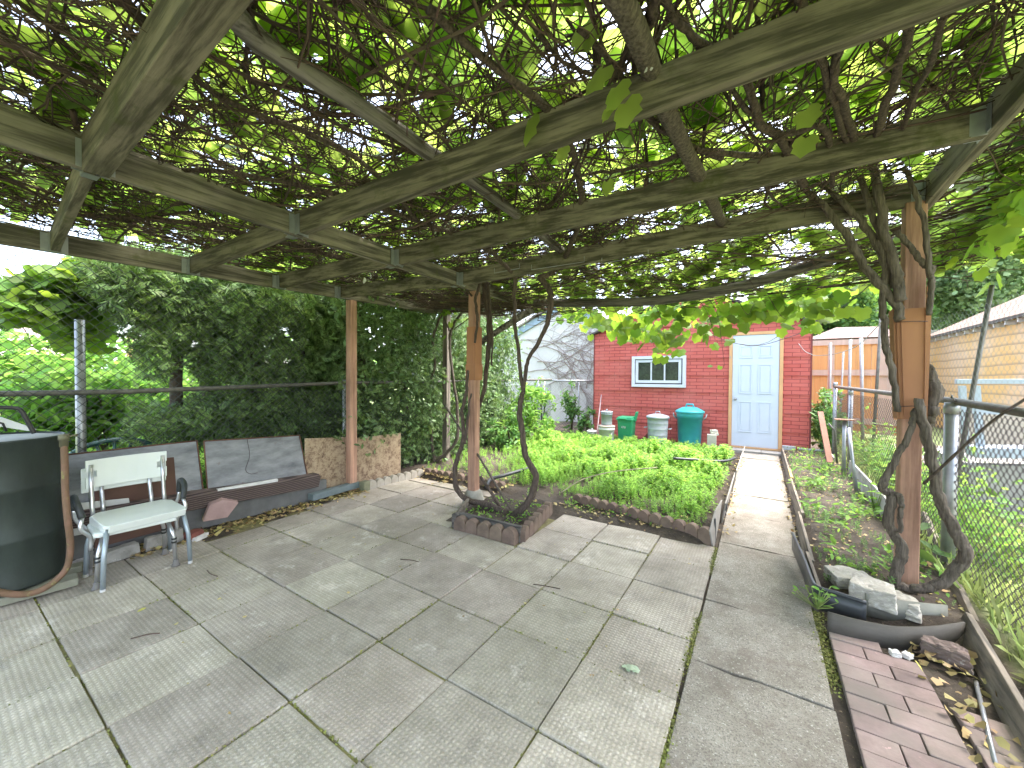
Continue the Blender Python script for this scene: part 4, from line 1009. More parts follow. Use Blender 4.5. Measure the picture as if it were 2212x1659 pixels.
def rim(pts, parent):
    mb = MB()
    for a, b_ in zip(pts, pts[1:]): mb.tube([a, b_], .006, 6)
    mb.build('rusty_rim', rustm, parent)
rim([(X-.065, .62, .80), (X-.065, 1.43, .80), (X+.052, 1.46, .12)], r1)
r2 = panel('metal_sheet', 'bluish grey square steel sheet with rusty edges leaning by the ridged plank', [(X-.06, 1.48, .79), (X-.06, 2.37, .735), (X+.05, 2.42, .15), (X+.05, 1.48, .20)], .003, sheet_g, 'metal sheet')
rim([(X+.05, 1.48, .20), (X-.055, 1.48, .79), (X-.055, 2.37, .735), (X+.053, 2.42, .17)], r2)
mb = MB(); mb.tube(smooth_path([(X-.03, 1.83, .77), (X-.0, 1.84, .60), (X+.01, 1.80, .47), (X+.02, 1.84, .42), (X+.03, 1.90, .42)]), .0025, 5); tag(mb.build('hooked_wire', M['wire_r']), 'thin bent wire hanging over the bluish steel sheet', 'wire')
m, n, b = newmat('flaking_lath'); v = coords(n)
c = ramp(n, noise(n, v, 15, 12, .85), [(.40, (.12, .07, .05)), (.49, (.36, .26, .17)), (.54, (.50, .39, .26))]); chk = nd(n, 'ShaderNodeTexWave', Scale=22.0); chk.bands_direction = 'Y'; chk2 = nd(n, 'ShaderNodeTexWave', Scale=22.0); chk2.bands_direction = 'Z'
n.links.new(v, chk.inputs[0]); n.links.new(v, chk2.inputs[0]); mu = nd(n, 'ShaderNodeMath', operation='MULTIPLY'); n.links.new(chk.outputs['Fac'], mu.inputs[0]); n.links.new(chk2.outputs['Fac'], mu.inputs[1])
c = mixc(n, ramp(n, mu.outputs[0], [(0, (.45, .45, .45)), (.3, (0, 0, 0))]), c, (.18, .12, .08)); n.links.new(c, b.inputs['Base Color']); b.inputs['Roughness'].default_value = .95; bump(n, b, mu.outputs[0], .5, .006)
panel('mesh_sheet', 'tan and brown flaking mesh panel between the steel sheet and the left post', [(X, 2.40, .70), (X, 3.02, .64), (X, 3.02, .03), (X, 2.40, .05)], .012, m, 'panel')
panel('mesh_sheet', 'tan flaking mesh panel fading into the ivy right of the left post', [(X, 3.06, .62), (X, 3.78, .60), (X, 3.78, .03), (X, 3.06, .03)], .012, m, 'panel')
panel('brown_board', 'dark brown board standing between the long steel sheet and the chair', [(X+.04, .76, .71), (X+.02, 1.24, .69), (X+.10, 1.25, .10), (X+.12, .74, .10)], .012, brown, 'board')
panel('white_board', 'whitish board leaning low behind the chair beside the barrel', [(X+.12, .60, .47), (X+.12, .93, .43), (X+.15, .95, .22), (X+.15, .58, .24)], .012, simple('chalky_white', (.60, .60, .58), (.48, .48, .46), 8, .8, 0, .1), 'board')
ridm, nn, bb = newmat('ridged_decking'); v = coords(nn); wv = nd(nn, 'ShaderNodeTexWave', Scale=16.0); wv.bands_direction = 'Z'; nn.links.new(v, wv.inputs[0])
nn.links.new(ramp(nn, wv.outputs['Fac'], [(.2, (.05, .035, .032)), (.7, (.15, .11, .10))]), bb.inputs['Base Color']); bump(nn, bb, wv.outputs['Fac'], .7, .006); bb.inputs['Roughness'].default_value = .8
mb = MB(); mb.span((-4.16, .50, .335), (-4.19, 2.50, .215), .03, .13, 0, (0.25, 0, 1)); mb.span((-4.22, .50, .41), (-4.25, 2.50, .285), .12, .02); tag(mb.build('ridged_plank', ridm, None, .002), 'brown ridged deck plank lying along the fence in front of the sheets', 'plank')
mb = MB(); mb.span((-4.19, 1.52, .325+.02), (-4.19, 2.05, .305+.02), .03, .03); tag(mb.build('white_strip', simple('white_strip', (.72, .72, .70), None, 6), None, .003), 'white plastic strip lying on the ridged plank', 'strip')
kb = simple('dark_kerb', (.17, .17, .165), (.10, .10, .098), 6, .9, 0, .4)
mb = MB(); mb.span((-4.27, .45, .15), (-4.27, 2.62, .09), .07, .22); tag(mb.build('concrete_kerb', kb, None, .008), 'long dark grey concrete kerb under the ridged plank', 'kerb')
mb = MB(); mb.box((-4.16, 2.68, .07), (.10, .62, .07), 0, Matrix.Rotation(.06, 3, 'Z')); tag(mb.build('blue_grey_beam', simple('blue_grey', (.16, .20, .21), (.10, .13, .135), 8, .8, 0, .3), None, .006), 'blue-grey painted timber lying left of the post foot', 'timber')
pink = simple('pink_stone', (.40, .27, .255), (.30, .20, .19), 9, .9, 0, .5)
mb = MB(); P = [PX(438, 1128, -4.08), PX(492, 1118, -4.08), PX(516, 1086, -4.11), PX(480, 1080, -4.11), PX(452, 1092, -4.11)]; mb.prism(P, (-.05, .01, .015)); tag(mb.build('pink_slab', pink, None, .006), 'small pinkish stone slab propped against the dark kerb', 'slab')
for (nm, lb, c, s, rz, m_) in (('clay_lump', 'flat red-brown stone lump left of the pink slab', (-4.06, 1.30, .02), (.10, .10, .05), .3, rb), ('white_stone', 'small white stone beside the pink slab', (-4.01, 1.33, .005), (.05, .11, .03), .5, simple('white_stone', (.72, .70, .66), None, 9)),
        ('grey_block', 'grey paver piece standing behind the chair legs', (-4.10, 1.12, .0), (.05, .24, .11), .05, stone), ('rubble', 'broken concrete lump behind the chair on the soil', (-4.10, .86, .0), (.10, .2, .09), .1, stone)):
    block(nm, lb, 'stone', c, s, m_, rz, 0, .004)
for (nm, lb, a, b_, w_, h_) in (('support_plank', 'mossy pale plank under the front of the barrel', (-3.93, -.35, .035), (-3.83, .60, .035), .13, .05), ('support_plank', 'thin pale plank sticking out behind the barrel', (-4.25, -.3, .03), (-4.06, .66, .03), .10, .045)):
    mb = MB(); mb.span(a, b_, w_, h_); tag(mb.build(nm, simple('mossy_plank', (.30, .30, .23), (.20, .20, .15), 7, .9, 0, .3) if 'mossy_plank' not in bpy.data.materials else bpy.data.materials['mossy_plank'], None, .008), lb, 'plank')

# ---- steel drum
def drum():
    m, n, b = newmat('drum_paint'); v = coords(n)
    c = ramp(n, noise(n, coords(n, (1, 1, .35)), 4, 8, .7), [(.3, (.018, .026, .022)), (.6, (.035, .048, .042)), (.85, (.06, .078, .068))])
    c = mixc(n, ramp(n, noise(n, v, 30, 4), [(.74, (0, 0, 0)), (.76, (1, 1, 1))]), c, (.18, .17, .15)); n.links.new(c, b.inputs['Base Color']); b.inputs['Roughness'].default_value = .5; b.inputs['Metallic'].default_value = .2
    bump(n, b, noise(n, v, 9, 6), .35, .012)
    c0 = (-4.10, .285, .07); root = empty('oil_drum', c0, 'dented dark green-black steel drum at the left edge of the patio', 'drum'); r = .30; h = .925
    mb = MB(); pr = [(r*.99, 0), (r*1.01, .008), (r*.99, .02)]
    for zc in (.31, .62): pr += [(r*.995, zc-.035), (r*1.025, zc-.012), (r*1.025, zc+.012), (r*.995, zc+.035)]
    pr += [(r*.99, h-.02), (r*1.02, h-.01), (r*1.02, h), (r*.985, h+.002), (r*.97, h-.012), (r*.6, h-.015)]
    mb.lathe((0, 0, 0), pr, 48); mb.build('body', m, root)
    l = MB(); l.lathe((0, 0, h-.013), [(r*.965, 0), (r*.95, .004), (r*.5, .006)], 40); l.build('top', simple('drum_top', (.35, .35, .34), (.2, .2, .19), 6, .5, .3, .2), root)
    # black tube-framed seat with a white shell, standing on the drum
    b_ = simple('black_frame', (.03, .03, .032), None, 6, .35, 0, 0)
    T = (-4.10, .20, .07+h-.008); rt = empty('folding_frame', T, 'black padded handle frame with a white cover standing on the drum', 'frame')
    zt = 1.13 - T[2]
    q = lambda x, y: PX(x, y, -3.93) - V3(*T)
    t = MB(); t.tube(smooth_path([q(74, 936), q(66, 922), q(52, 896), q(42, 884), q(25, 881), q(-10, 880), q(-90, 878)], 5), .012, 8)
    t.build('handle', b_, rt); t = MB(); t.tube([q(14, 932), q(6, 915), q(-30, 905)], .006, 8); t.build('back_tube', b_, rt)
    s = MB(); e_ = V3(-.12, 0, 0); s.prism([q(-60, 900), q(8, 903), q(80, 928), q(60, 931), q(-60, 912)], e_); s.build('white_cover', simple('white_shell', (.70, .72, .74), None, 5, .5, 0, 0), rt)
drum()
# rusty feed pipe and hose looping round the drum
mb = MB(); hp = [PX(195*0+138, 955, -3.72), PX(140, 1000, -3.70), PX(141, 1060, -3.70), PX(146, 1120, -3.68), PX(152, 1170, -3.72), PX(150, 1205, -3.74), PX(141, 1232, -3.75), PX(115, 1258, -3.755), PX(80, 1278, -3.76), PX(40, 1284, -3.76), PX(-10, 1278, -3.76), PX(-60, 1262, -3.76)]
ph = smooth_path(hp, 5); mb.tube(ph, interp([.017, .017, .017, .017, .019, .019, .019], len(ph)), 10)
rh = simple('rusty_hose', (.22, .12, .08), (.13, .085, .045), 14, .8, 0, .3, .002, spots=((.24, .22, .08), 9, .6))
ho = empty('rusty_hose', hp[-4], 'rust-brown hose running down the drum and looping over the paving', 'hose'); mb.build('tube', rh, ho)
mb = MB(); a = hp[0]; mb.tube([a+V3(0, 0, -.03), a+V3(0, 0, .012), a+V3(0, 0, .014), a+V3(0, 0, .05)], [.021, .021, .026, .026], 12); mb.tube([a+V3(0, .0, .03), a+V3(.0, .06, .04)], .006, 8); mb.build('tap_fitting', simple('old_brass', (.20, .19, .12), None, 12, .6, .3, .2), ho); adopt(ho)

# ---- two nested bath chairs
def bath_chair(first):
    wht = bpy.data.materials.get('chair_white') or simple('chair_white', (.72, .76, .72), (.67, .71, .68), 4, .38, 0, .03)
    blu = bpy.data.materials.get('leg_blue') or simple('leg_blue', (.36, .42, .46), (.31, .37, .41), 8, .4, .5, 0)
    alu = bpy.data.materials.get('aluminium') or simple('aluminium', (.62, .63, .65), (.5, .51, .53), 10, .3, .85, 0)
    rub = bpy.data.materials.get('grey_rubber') or simple('grey_rubber', (.19, .18, .17), None, 9, .8, 0, .1)
    grip = bpy.data.materials.get('black_grip') or simple('black_grip', (.03, .036, .036), None, 9, .5, 0, .1)
    root = empty('shower_chair', (0, 0, 0), '', 'chair', 'nested shower chairs')
    W, D, S = .44, .37, .415       # width along Y, depth along X (front = +X)
    s = MB()
    # seat shell: rounded slab, front edge dropped
    P = [(-D/2, -W*.40), (-D/2, W*.40), (-D*.3, W/2), (D*.42, W/2), (D/2, W*.46), (D/2, -W*.46), (D*.42, -W/2), (-D*.3, -W/2)]
    zt = .022
    if first: s.prism([(x, y, S-.005+(.0 if x < .1 else -.014)) for x, y in P], (0, 0, zt)); s.prism([(D/2-.012, -W*.46, S-.045), (D/2-.012, W*.46, S-.045), (D/2+.006, W*.46, S+.006), (D/2+.006, -W*.46, S+.006)], (.012, 0, 0))
    else: s.prism([(x, y*.97, S-.075) for x, y in P], (0, 0, .03))
    for sy in (-1, 1):
        if first: s.box((.0, sy*(W/2-.01), S-.02), (D*.86, .012, .05))
    s.build('seat', wht, root, .009)
    # backrest
    b = MB(); n = 8; zb = .605 if first else .56; zt = .80 if first else .735; xb = -D/2-.02 if first else -D/2-.05
    wb_ = W*.5 if first else W*.52
    for part in ((zb, zb+.075), (zb+.075, zt-.075) if first else (zb+.07, zt-.07), (zt-.075, zt)):
        for k in range(n):
            y0, y1 = -wb_+2*wb_*k/n, -wb_+2*wb_*(k+1)/n
            if first and part[0] == zb+.075 and k in (0, 7): continue
            f = lambda y: xb - .03*(1-(y/wb_)**2)
            b.prism([(f(y0), y0, part[0]), (f(y1), y1, part[0]), (f(y1), y1, part[1]), (f(y0), y0, part[1])], (-.014, 0, 0))
    bo = b.build('backrest', wht, root)
    bm = bmesh.new(); bm.from_mesh(bo.data); bmesh.ops.remove_doubles(bm, verts=bm.verts, dist=.001); bm.to_mesh(bo.data); bm.free()
    if not first:
        md = bo.modifiers.new('soft', 'BEVEL'); md.width = .01; md.segments = 2
    # uprights of the back
    for sy in (-1, 1):
        u = MB(); y = sy*(wb_-.025) if first else sy*(wb_-.10)
        u.tube([(-D/2+.02, y, S-.02), (-D/2+.0, y, S+.06), (xb+.002, y, zb), (xb-.004, y, zt-.03)], .0125, 10); u.build('back_tube', alu, root)
    # legs
    for sx in (-1, 1):
        for sy in (-1, 1):
            l = MB(); x1 = sx*(D/2-.035 if first else D/2-.075); y1 = sy*(W/2-.02 if first else W/2-.055); x2 = sx*(D/2+.0 if first else D/2-.035); y2 = sy*(W/2+.01 if first else W/2-.02)
            l.tube([(x1, y1, S-.03 if first else S-.09), (x2-(x2-x1)*.25, y2-(y2-y1)*.25, .22), (x2, y2, .012)], .0135 if first else .0125, 12)
            lo = l.build('leg', blu if first else alu, root)
            if first: k = MB(); k.lathe((x2, y2, 0), [(.0145, 0), (.0145, .012), (.0137, .02)], 12); k.build('leg_tip', bpy.data.materials.get('tip_white') or simple('tip_white', (.6, .6, .58), None, 9), lo)
            else:
                k = MB(); k.lathe((x2, y2, 0), [(.026, 0), (.024, .012), (.017, .02), (.016, .045)], 14); k.build('rubber_foot', rub, lo)
                k = MB(); 
                for zz_ in (.17, .195): k.lathe((x2-(x2-x1)*.2, y2-(y2-y1)*.2, zz_), [(.0155, 0), (.0155, .012)], 12)
                k.build('collar', grip, lo)
    if not first:     # arm loops with black grips
        for sy in (-1, 1):
            y = sy*(W/2+.045); lo_ = MB(); lo_.tube(smooth_path([(-.10, sy*(W/2-.02), S-.10), (-.10, y, S+.0), (-.09, y+sy*.01, S+.08)], 3), .0115, 10); lo_.build('arm_tube', alu, root); lo_ = MB(); lo_.tube(smooth_path([(.10, y-sy*.01, S+.06), (.12, y, S-.01), (.10, sy*(W/2+.0), S-.08), (.10, sy*(W/2), S-.17)], 3), .0115, 10); a_ = lo_.build('arm_tube', alu, root)
            g_ = MB(); g_.tube(smooth_path([(-.09, y+sy*.01, S+.075), (-.075, y+sy*.012, S+.15), (-.04, y+sy*.012, S+.172), (.03, y+sy*.012, S+.16), (.07, y+sy*.006, S+.13), (.10, y-sy*.01, S+.055)], 4), .0185, 12); g_.build('arm_grip', grip, a_)
    return root
c1 = bath_chair(True); c1.location = (-3.735, .885, 0); c1.rotation_euler.z = math.radians(2)
tag(c1, 'white-seated shower chair with blue-grey legs stacked over the one with black armrests', 'chair')
c2 = bath_chair(False); c2.location = (-3.765, .86, 0); c2.rotation_euler.z = math.radians(-4)
tag(c2, 'aluminium shower chair with black armrest grips nested under the white-seated one', 'chair')

# ---- green plastic garden chair beyond the fence
def green_chair():
    m = simple('green_resin', (.02, .07, .065), (.015, .055, .05), 5, .35, 0, .03); c = (-5.15, 1.05, .02)
    root = empty('garden_chair', c, 'dark green resin chair with an arched slatted back beyond the wire fence', 'chair')
    n = 14; arc = lambda r, t: (0, math.cos(t)*r, .56+math.sin(t)*r*.62)
    a = MB(); pts = [arc(.33, math.pi*k/n) for k in range(n+1)]; pts = [(0, .33, .30)] + pts + [(0, -.33, .30)]; a.tube(pts, .022, 8); a.build('back_rim', m, root)
    for k in range(7):
        t = math.pi*(k+1)/8; s = MB(); s.tube([(0, math.cos(t)*.12, .42), arc(.31, t)], .014, 6); s.build('slat', m, root)
    s = MB(); s.box((.22, 0, .42), (.44, .44, .03)); s.build('seat', m, root, .01)
    for sx in (0, .42):
        for sy in (-.2, .2): l = MB(); l.tube([(sx, sy, .42), (sx, sy*1.15, 0)], .02, 6); l.build('leg', m, root)
    for sy in (-1, 1): l = MB(); l.tube([(0, sy*.32, .52), (.3, sy*.3, .62), (.42, sy*.24, .4)], .018, 6); l.build('armrest', m, root)
green_chair()

# ================================================================ RIGHT BED AND ITS BITS
mb = MB()
for a, b_, h, dx in (((.315, 2.95), (.30, 3.55), .15, 0), ((.325, 3.45), (.325, 4.6), .13, 0), ((.345, 4.5), (.325, 6.3), .15, 0), ((.34, 6.35), (.335, 8.15), .13, 0)):
    za, zb = slope(a[1]), slope(b_[1]); mb = MB(); mb.span((a[0], a[1], za+h/2-.01), (b_[0], b_[1], zb+h/2-.01), .022, h, 0, (.12, 0, 1))
    lab = {2.95: 'splintered board end nearest the camera edging the soil bed', 3.45: 'cracked grey board edging the soil bed, second from the front', 4.5: 'long weathered board edging the soil bed halfway along the path', 6.35: 'edging board of the soil bed running up to the shed door'}[a[1]]
    tag(mb.build('edging_board', M['board'], None, .003), lab, 'board', 'boards edging the soil bed')
mb = MB(); mb.span((.30, 2.98, .045), (.285, 3.7, .045), .012, .10, 0, (.2, 0, 1)); tag(mb.build('edging_board', M['board'], None, .003), 'thin split board outside the front end of the soil bed edging', 'board', 'boards edging the soil bed')
mb = MB(); mb.span((.345, 5.85, slope(6)+.10), (.345, 6.3, slope(6)+.12), .03, .10); tag(mb.build('yellow_board', simple('yellow_paint', (.45, .33, .08), (.25, .22, .12), 12, .8, 0, .3), None, .003), 'short piece of edging board with yellow paint', 'board')
def strip(pts, h, th, mat, name, label, cat='strip', tilt=0.0):
    mb = MB(); P = smooth_path(pts, 5); o = []
    n = len(P)
    for i, p in enumerate(P):
        t = P[min(i+1, n-1)]-P[max(i-1, 0)]; t = t/np.linalg.norm(t); nr = V3(-t[1], t[0], 0)*th/2
        o += [p-nr, p+nr, p+nr-V3(0, 0, h), p-nr-V3(0, 0, h)]
    fs = [(i*4+k, i*4+(k+1) % 4, (i+1)*4+(k+1) % 4, (i+1)*4+k) for i in range(n-1) for k in range(4)] + [(0, 1, 2, 3), (4*n-1, 4*n-2, 4*n-3, 4*n-4)]
    mb.add(o, fs, 0, True); return mb, tag(mb.build(name, mat), label, cat)
bp = [G(1712, 1152, .19), G(1738, 1210, .19), G(1752, 1248, .19), G(1766, 1268, .19), G(1810, 1282, .19), G(1872, 1302, .19)]
_, be = strip(bp, .125, .006, simple('black_edging', (.05, .055, .06), (.03, .033, .036), 8, .4, 0, .1), 'plastic_edging', 'black plastic lawn edging curling round the front of the soil bed', 'garden edging')
mb = MB(); pp = smooth_path(bp, 5); mb.tube(pp, .011, 10); mb.build('rolled_top', bpy.data.materials['black_edging'], be)
mst = sheetmat('strip_metal', (.11, .10, .085), (.06, .055, .045), (.18, .13, .10), .66, .3, .7)
strip([G(1787, 1372, 0)+V3(0, 0, .13), G(1850, 1388, 0)+V3(0, 0, .125), G(1930, 1402, 0)+V3(0, 0, .12), G(2010, 1402, 0)+V3(0, 0, .12), G(2082, 1392, 0)+V3(0, 0, .12)], .15, .008, mst, 'metal_strip', 'bowed brown-grey metal strip closing the front of the soil bed')
strip([G(1868, 1345, 0)+V3(0, 0, .175), G(1950, 1358, 0)+V3(0, 0, .16), G(2045, 1365, 0)+V3(0, 0, .15)], .13, .008, simple('old_vinyl', (.25, .25, .21), (.17, .17, .14), 8, .8, 0, .2), 'siding_offcut', 'olive-grey siding offcut standing behind the bowed metal strip')
mb = MB(); mb.span(G(2080, 1362, .02)+V3(0, 0, .05), G(2300, 1760, .02)+V3(0, 0, .03), .03, .12, 0, (.35, 0, 1)); tag(mb.build('ground_board', M['board'], None, .004), 'splintered board lying under the wire fence beside the bricks', 'board')
mb = MB(); mb.span(G(1990, 1120, .2), G(2095, 1360, .03), .03, .14, 0, (.3, 0, 1)); tag(mb.build('ground_board', M['board'], None, .004), 'dark board along the fence foot behind the vine post', 'board')
mb = MB(); mb.span(G(1835, 1010, .22), G(1930, 1120, .20), .025, .2, 0, (.1, 0, 1)); tag(mb.build('ground_board', simple('pale_board', (.42, .41, .38), (.25, .24, .22), 6, .85, 0, .3), None, .004), 'pale board standing along the wire fence at the side of the soil bed', 'board')
mb = MB(); mb.span(G(1776, 965, .22), G(1800, 1000, .22), .02, .16, 0, (.1, 0, 1)); tag(mb.build('ground_board', bpy.data.materials['pale_board'], None, .004), 'short pale board by the reddish stake', 'board')
cr = simple('broken_concrete', (.56, .52, .45), (.34, .31, .26), 7, .95, 0, .9, .012, bscale=40, spots=((.62, .60, .55), 34, .56))
def chunk(label, c, s, rz, seed=0, irr=.006):
    o = block('concrete_chunk', label, 'rubble', c, s, cr, rz, 0, irr); o['group'] = 'concrete chunks by the vine post'; return o
chunk('flat broken concrete slab piece at the back of the rubble heap', G(1838, 1262, .10), (.22, .17, .07), .3)
chunk('thick concrete lump in the middle of the rubble heap beside the black edging', G(1885, 1300, .10), (.19, .16, .11), -.2)
chunk('rough whitish concrete lump at the right of the rubble heap', G(1935, 1318, .06), (.20, .12, .09), -.35, irr=.009)
block('brown_stone', 'brown and white-flecked stone lump on the bricks by the fence board', 'stone', G(2040, 1425, .02), (.15, .08, .075), simple('brown_stone', (.21, .15, .13), (.11, .085, .07), 9, .9, 0, .6, spots=((.5, .47, .44), 14, .6)), -.3, 0, .009)
block('white_rubble', 'white plaster lump inside the front corner of the soil bed', 'rubble', G(1815, 1330, .04), (.11, .07, .02), bpy.data.materials['white_stone'], .2, 0, .004)
block('pebble', 'small white pebble by the bowed strip, left one', 'pebble', G(1933, 1416, .02), (.035, .03, .02), bpy.data.materials['white_stone'], .2, 0, .003)
block('pebble', 'small white pebble by the bowed strip, right one', 'pebble', G(1960, 1421, .02), (.03, .028, .02), bpy.data.materials['white_stone'], .9, 0, .003)
mb = MB(); mb.tube([G(2108, 1472, .03), G(2150, 1650, .03)], .008, 8); tag(mb.build('metal_rod', M['galv']), 'thin silvery rod lying on the soil beside the bricks', 'rod')
# boards along the path side of the weed bed
gb = simple('grey_vinyl', (.30, .28, .25), (.21, .195, .17), 5, .8, 0, .2, stretch=(1, .4, 3))
def bedboard(label, P, th=.012, m=gb): return panel('bed_board', label, P, th, m, 'board')
bedboard('grey board at the front corner of the weed bed', [(-.315, 3.62, -.03), (-.33, 4.35, -.0), (-.31, 4.35, .20), (-.325, 3.85, .23), (-.345, 3.62, .12)])
bedboard('leaning grey board edging the weed bed, second from the front', [(-.30, 4.25, -.0), (-.29, 5.5, .02), (-.25, 5.5, .25), (-.27, 4.25, .20)])
bb_ = bedboard('far grey board edging the weed bed, tilted outwards', [(-.28, 5.4, .0), (-.27, 7.5, .04), (-.20, 7.45, .30), (-.23, 5.4, .30)])
mb = MB(); P = [(-.268, 4.28, .12), (-.262, 4.33, .18), (-.262, 4.40, .14), (-.264, 4.38, .08), (-.268, 4.30, .08)]; mb.tube(smooth_path(P, 4), .005, 5)
mb.tube([(-.262, 4.46, .18), (-.266, 4.44, .07)], .005, 5); tag(mb.build('black_strap', blk), 'small black strap handle fixed to the second grey bed board', 'strap')
mb = MB(); mb.tube([(-.315, 3.80, .18), (-.31, 3.76, .185), (-.306, 3.74, -.02)], .006, 6); tag(mb.build('black_stake', blk), 'thin black stake hooked over the corner board', 'stake')

# ================================================================ VEGETATION
def ell_cloud(regions, n, Xr, s, tm, plane='X', nrm=(1, 0, .2), spread=.7):
    P = []
    wts = np.array([r[2]*r[3]*(r[4] if len(r) > 4 else 1) for r in regions], float); wts /= wts.sum()
    for k in rng.choice(len(regions), n, p=wts):
        x, y, rx, ry = regions[k][:4]; a = random.uniform(0, 6.28); q = math.sqrt(random.random())
        X = random.uniform(*Xr); f = PX if plane == 'X' else PY
        P.append(f(x+rx*q*math.cos(a), y+ry*q*math.sin(a), X))
    return cloud(np.array(P), rng.uniform(s[0], s[1], n), tm, nrm, spread)
def clumps(c, rad, n, per, s, tm, nrm=None, spread=.8, mind=.55, core=0):
    """clumps on and inside an ellipsoid, leaves bunched round each clump so the outline is ragged"""
    P = []
    for _ in range(n):
        d = rng.normal(0, 1, 3); d /= np.linalg.norm(d); q = V3(*c) + d*V3(*rad)*random.uniform(mind, 1.05)
        P.append(q + rng.normal(0, .12, (per, 3))*V3(*rad)*V3(.9, .9, .7)*random.uniform(.6, 1.3))
    P = np.concatenate(P); return cloud(P, rng.uniform(s[0], s[1], len(P)), tm, nrm, spread)
def trunk(root, pts, r, m=None):
    mb = MB(); p = smooth_path(pts, 4); mb.tube(p, interp(r, len(p)), 10, wob=.1); return mb.build('trunk', m or M['trunk'], root)
def cedar(label, base, tr, r, regions, n, Xr):
    root = empty('cedar_tree', base, label, 'tree', 'cedars beyond the left fence')
    trunk(root, tr, r)
    # a few side limbs
    for k in range(4):
        a = V3(*tr[len(tr)//2]) + V3(0, 0, .25*k); e = a + V3(random.uniform(-.1, .4), random.uniform(-.7, .7), random.uniform(.1, .5)); mb = MB(); mb.tube([a, (a+e)/2+V3(0, 0, .05), e], [.03, .018, .008], 6); mb.build('limb', M['trunk'], root)
    V, T = ell_cloud(regions, n, Xr, (.07, .17), TS, nrm=(.5, -.3, .1), spread=.9)
    arrmesh('crown', V, T, M['cedar'], root); adopt(root)
cedar('slim cedar with a leaning trunk, leftmost beyond the fence', PX(382, 1000, -5.6), [PX(382, 1010, -5.6), PX(380, 860, -5.6), PX(385, 740, -5.6), PX(395, 600, -5.6)], [.07, .055, .05],
      [(300, 600, 110, 45, 1.4), (350, 640, 120, 60, 1.6), (250, 570, 80, 40, 1.2), (330, 720, 70, 40, .9), (345, 770, 50, 45, .7), (230, 640, 40, 20, .6), (330, 930, 60, 60, .5), (360, 590, 120, 50, 1.5)], 4600, (-6.0, -5.0))
cedar('cedar with a crooked inner trunk, second beyond the fence', PX(470, 960, -5.9), [PX(474, 960, -5.8), PX(460, 880, -5.8), PX(440, 790, -5.8), PX(450, 700, -5.8), PX(455, 600, -5.8)], [.09, .07, .06],
      [(450, 640, 90, 70, 1.8), (430, 720, 80, 50, 1.2), (480, 800, 60, 60, .8), (420, 920, 90, 40, 1.3), (480, 890, 80, 45, 1.2), (500, 600, 90, 50, 1.4)], 4900, (-6.2, -5.0))
cedar('stout twin-stemmed cedar behind the steel sheets', PX(545, 960, -5.5), [PX(548, 980, -5.5), PX(545, 900, -5.5), PX(535, 800, -5.5), PX(522, 680, -5.5), PX(512, 560, -5.5)], [.20, .17, .13, .10],
      [(560, 640, 80, 70, 2), (600, 710, 80, 60, 1.3), (520, 760, 60, 60, .8), (600, 850, 110, 60, 1.6), (560, 915, 150, 40, 2.4), (680, 930, 80, 45, 2.0), (640, 780, 70, 40, .9), (620, 620, 90, 50, 1.6)], 8600, (-6.1, -4.75))
cedar('dark cedar just left of the timber post', PX(690, 900, -5.3), [PX(700, 960, -5.4), PX(680, 850, -5.4), PX(650, 760, -5.4), PX(630, 650, -5.4)], [.07, .05, .04],
      [(700, 690, 60, 50, 1.8), (720, 760, 50, 60, 1.0), (690, 820, 60, 50, 1.2), (720, 890, 50, 60, 2.0), (735, 700, 40, 60, 1.4), (700, 940, 60, 35, 1.6)], 5600, (-5.9, -4.75))
# ivy-clad hedge between the left post and the garage
def hedge():
    root = empty('ivy_hedge', (-4.6, 5.0, 0), 'tall dark hedge smothered in ivy behind the left and centre posts', 'hedge')
    P = []; N = []
    for Y0 in np.arange(3.1, 7.0, .2):
        for Z in np.arange(.15, 3.1, .22):
            if Y0 < 3.9 and Z < .55: continue
            b_ = random.uniform(-.12, .16) + .10*math.sin(Y0*4+Z*3)
            top = 3.1 - .12*(Y0-3)
            if Z > top: continue
            nn_ = 48
            q = np.stack([rng.normal(-4.47+b_, .09, nn_), rng.normal(Y0, .13, nn_), rng.normal(Z, .12, nn_)], 1); P.append(q)
    P = np.concatenate(P); P = P[P[:, 2] > .05]
    dark = rng.uniform(0, 1, len(P)) < .5
    V, T = cloud(P[dark], rng.uniform(.045, .085, dark.sum()), TO, (1, -.4, .4), .6); arrmesh('ivy', V, T, M['ivy'], root)
    V, T = cloud(P[~dark], rng.uniform(.07, .14, (~dark).sum()), TS, (1, -.3, .2), .7); arrmesh('foliage', V, T, M['cedar'], root)
    # back layer closes the hedge
    n_ = 9000; q = np.stack([rng.uniform(-5.4, -4.65, n_), rng.uniform(3.0, 7.1, n_), rng.uniform(.1, 3.2, n_)], 1)
    V, T = cloud(q, rng.uniform(.10, .2, n_), TO, (1, -.3, .2), .8); arrmesh('inner_foliage', V, T, M['cedar'], root)
    for y in (3.5, 4.3, 5.2, 6.1): trunk(root, [(-4.8, y, 0), (-4.85, y+.05, 1.2), (-4.8, y, 2.8)], [.06, .05, .03])
    adopt(root)
hedge()
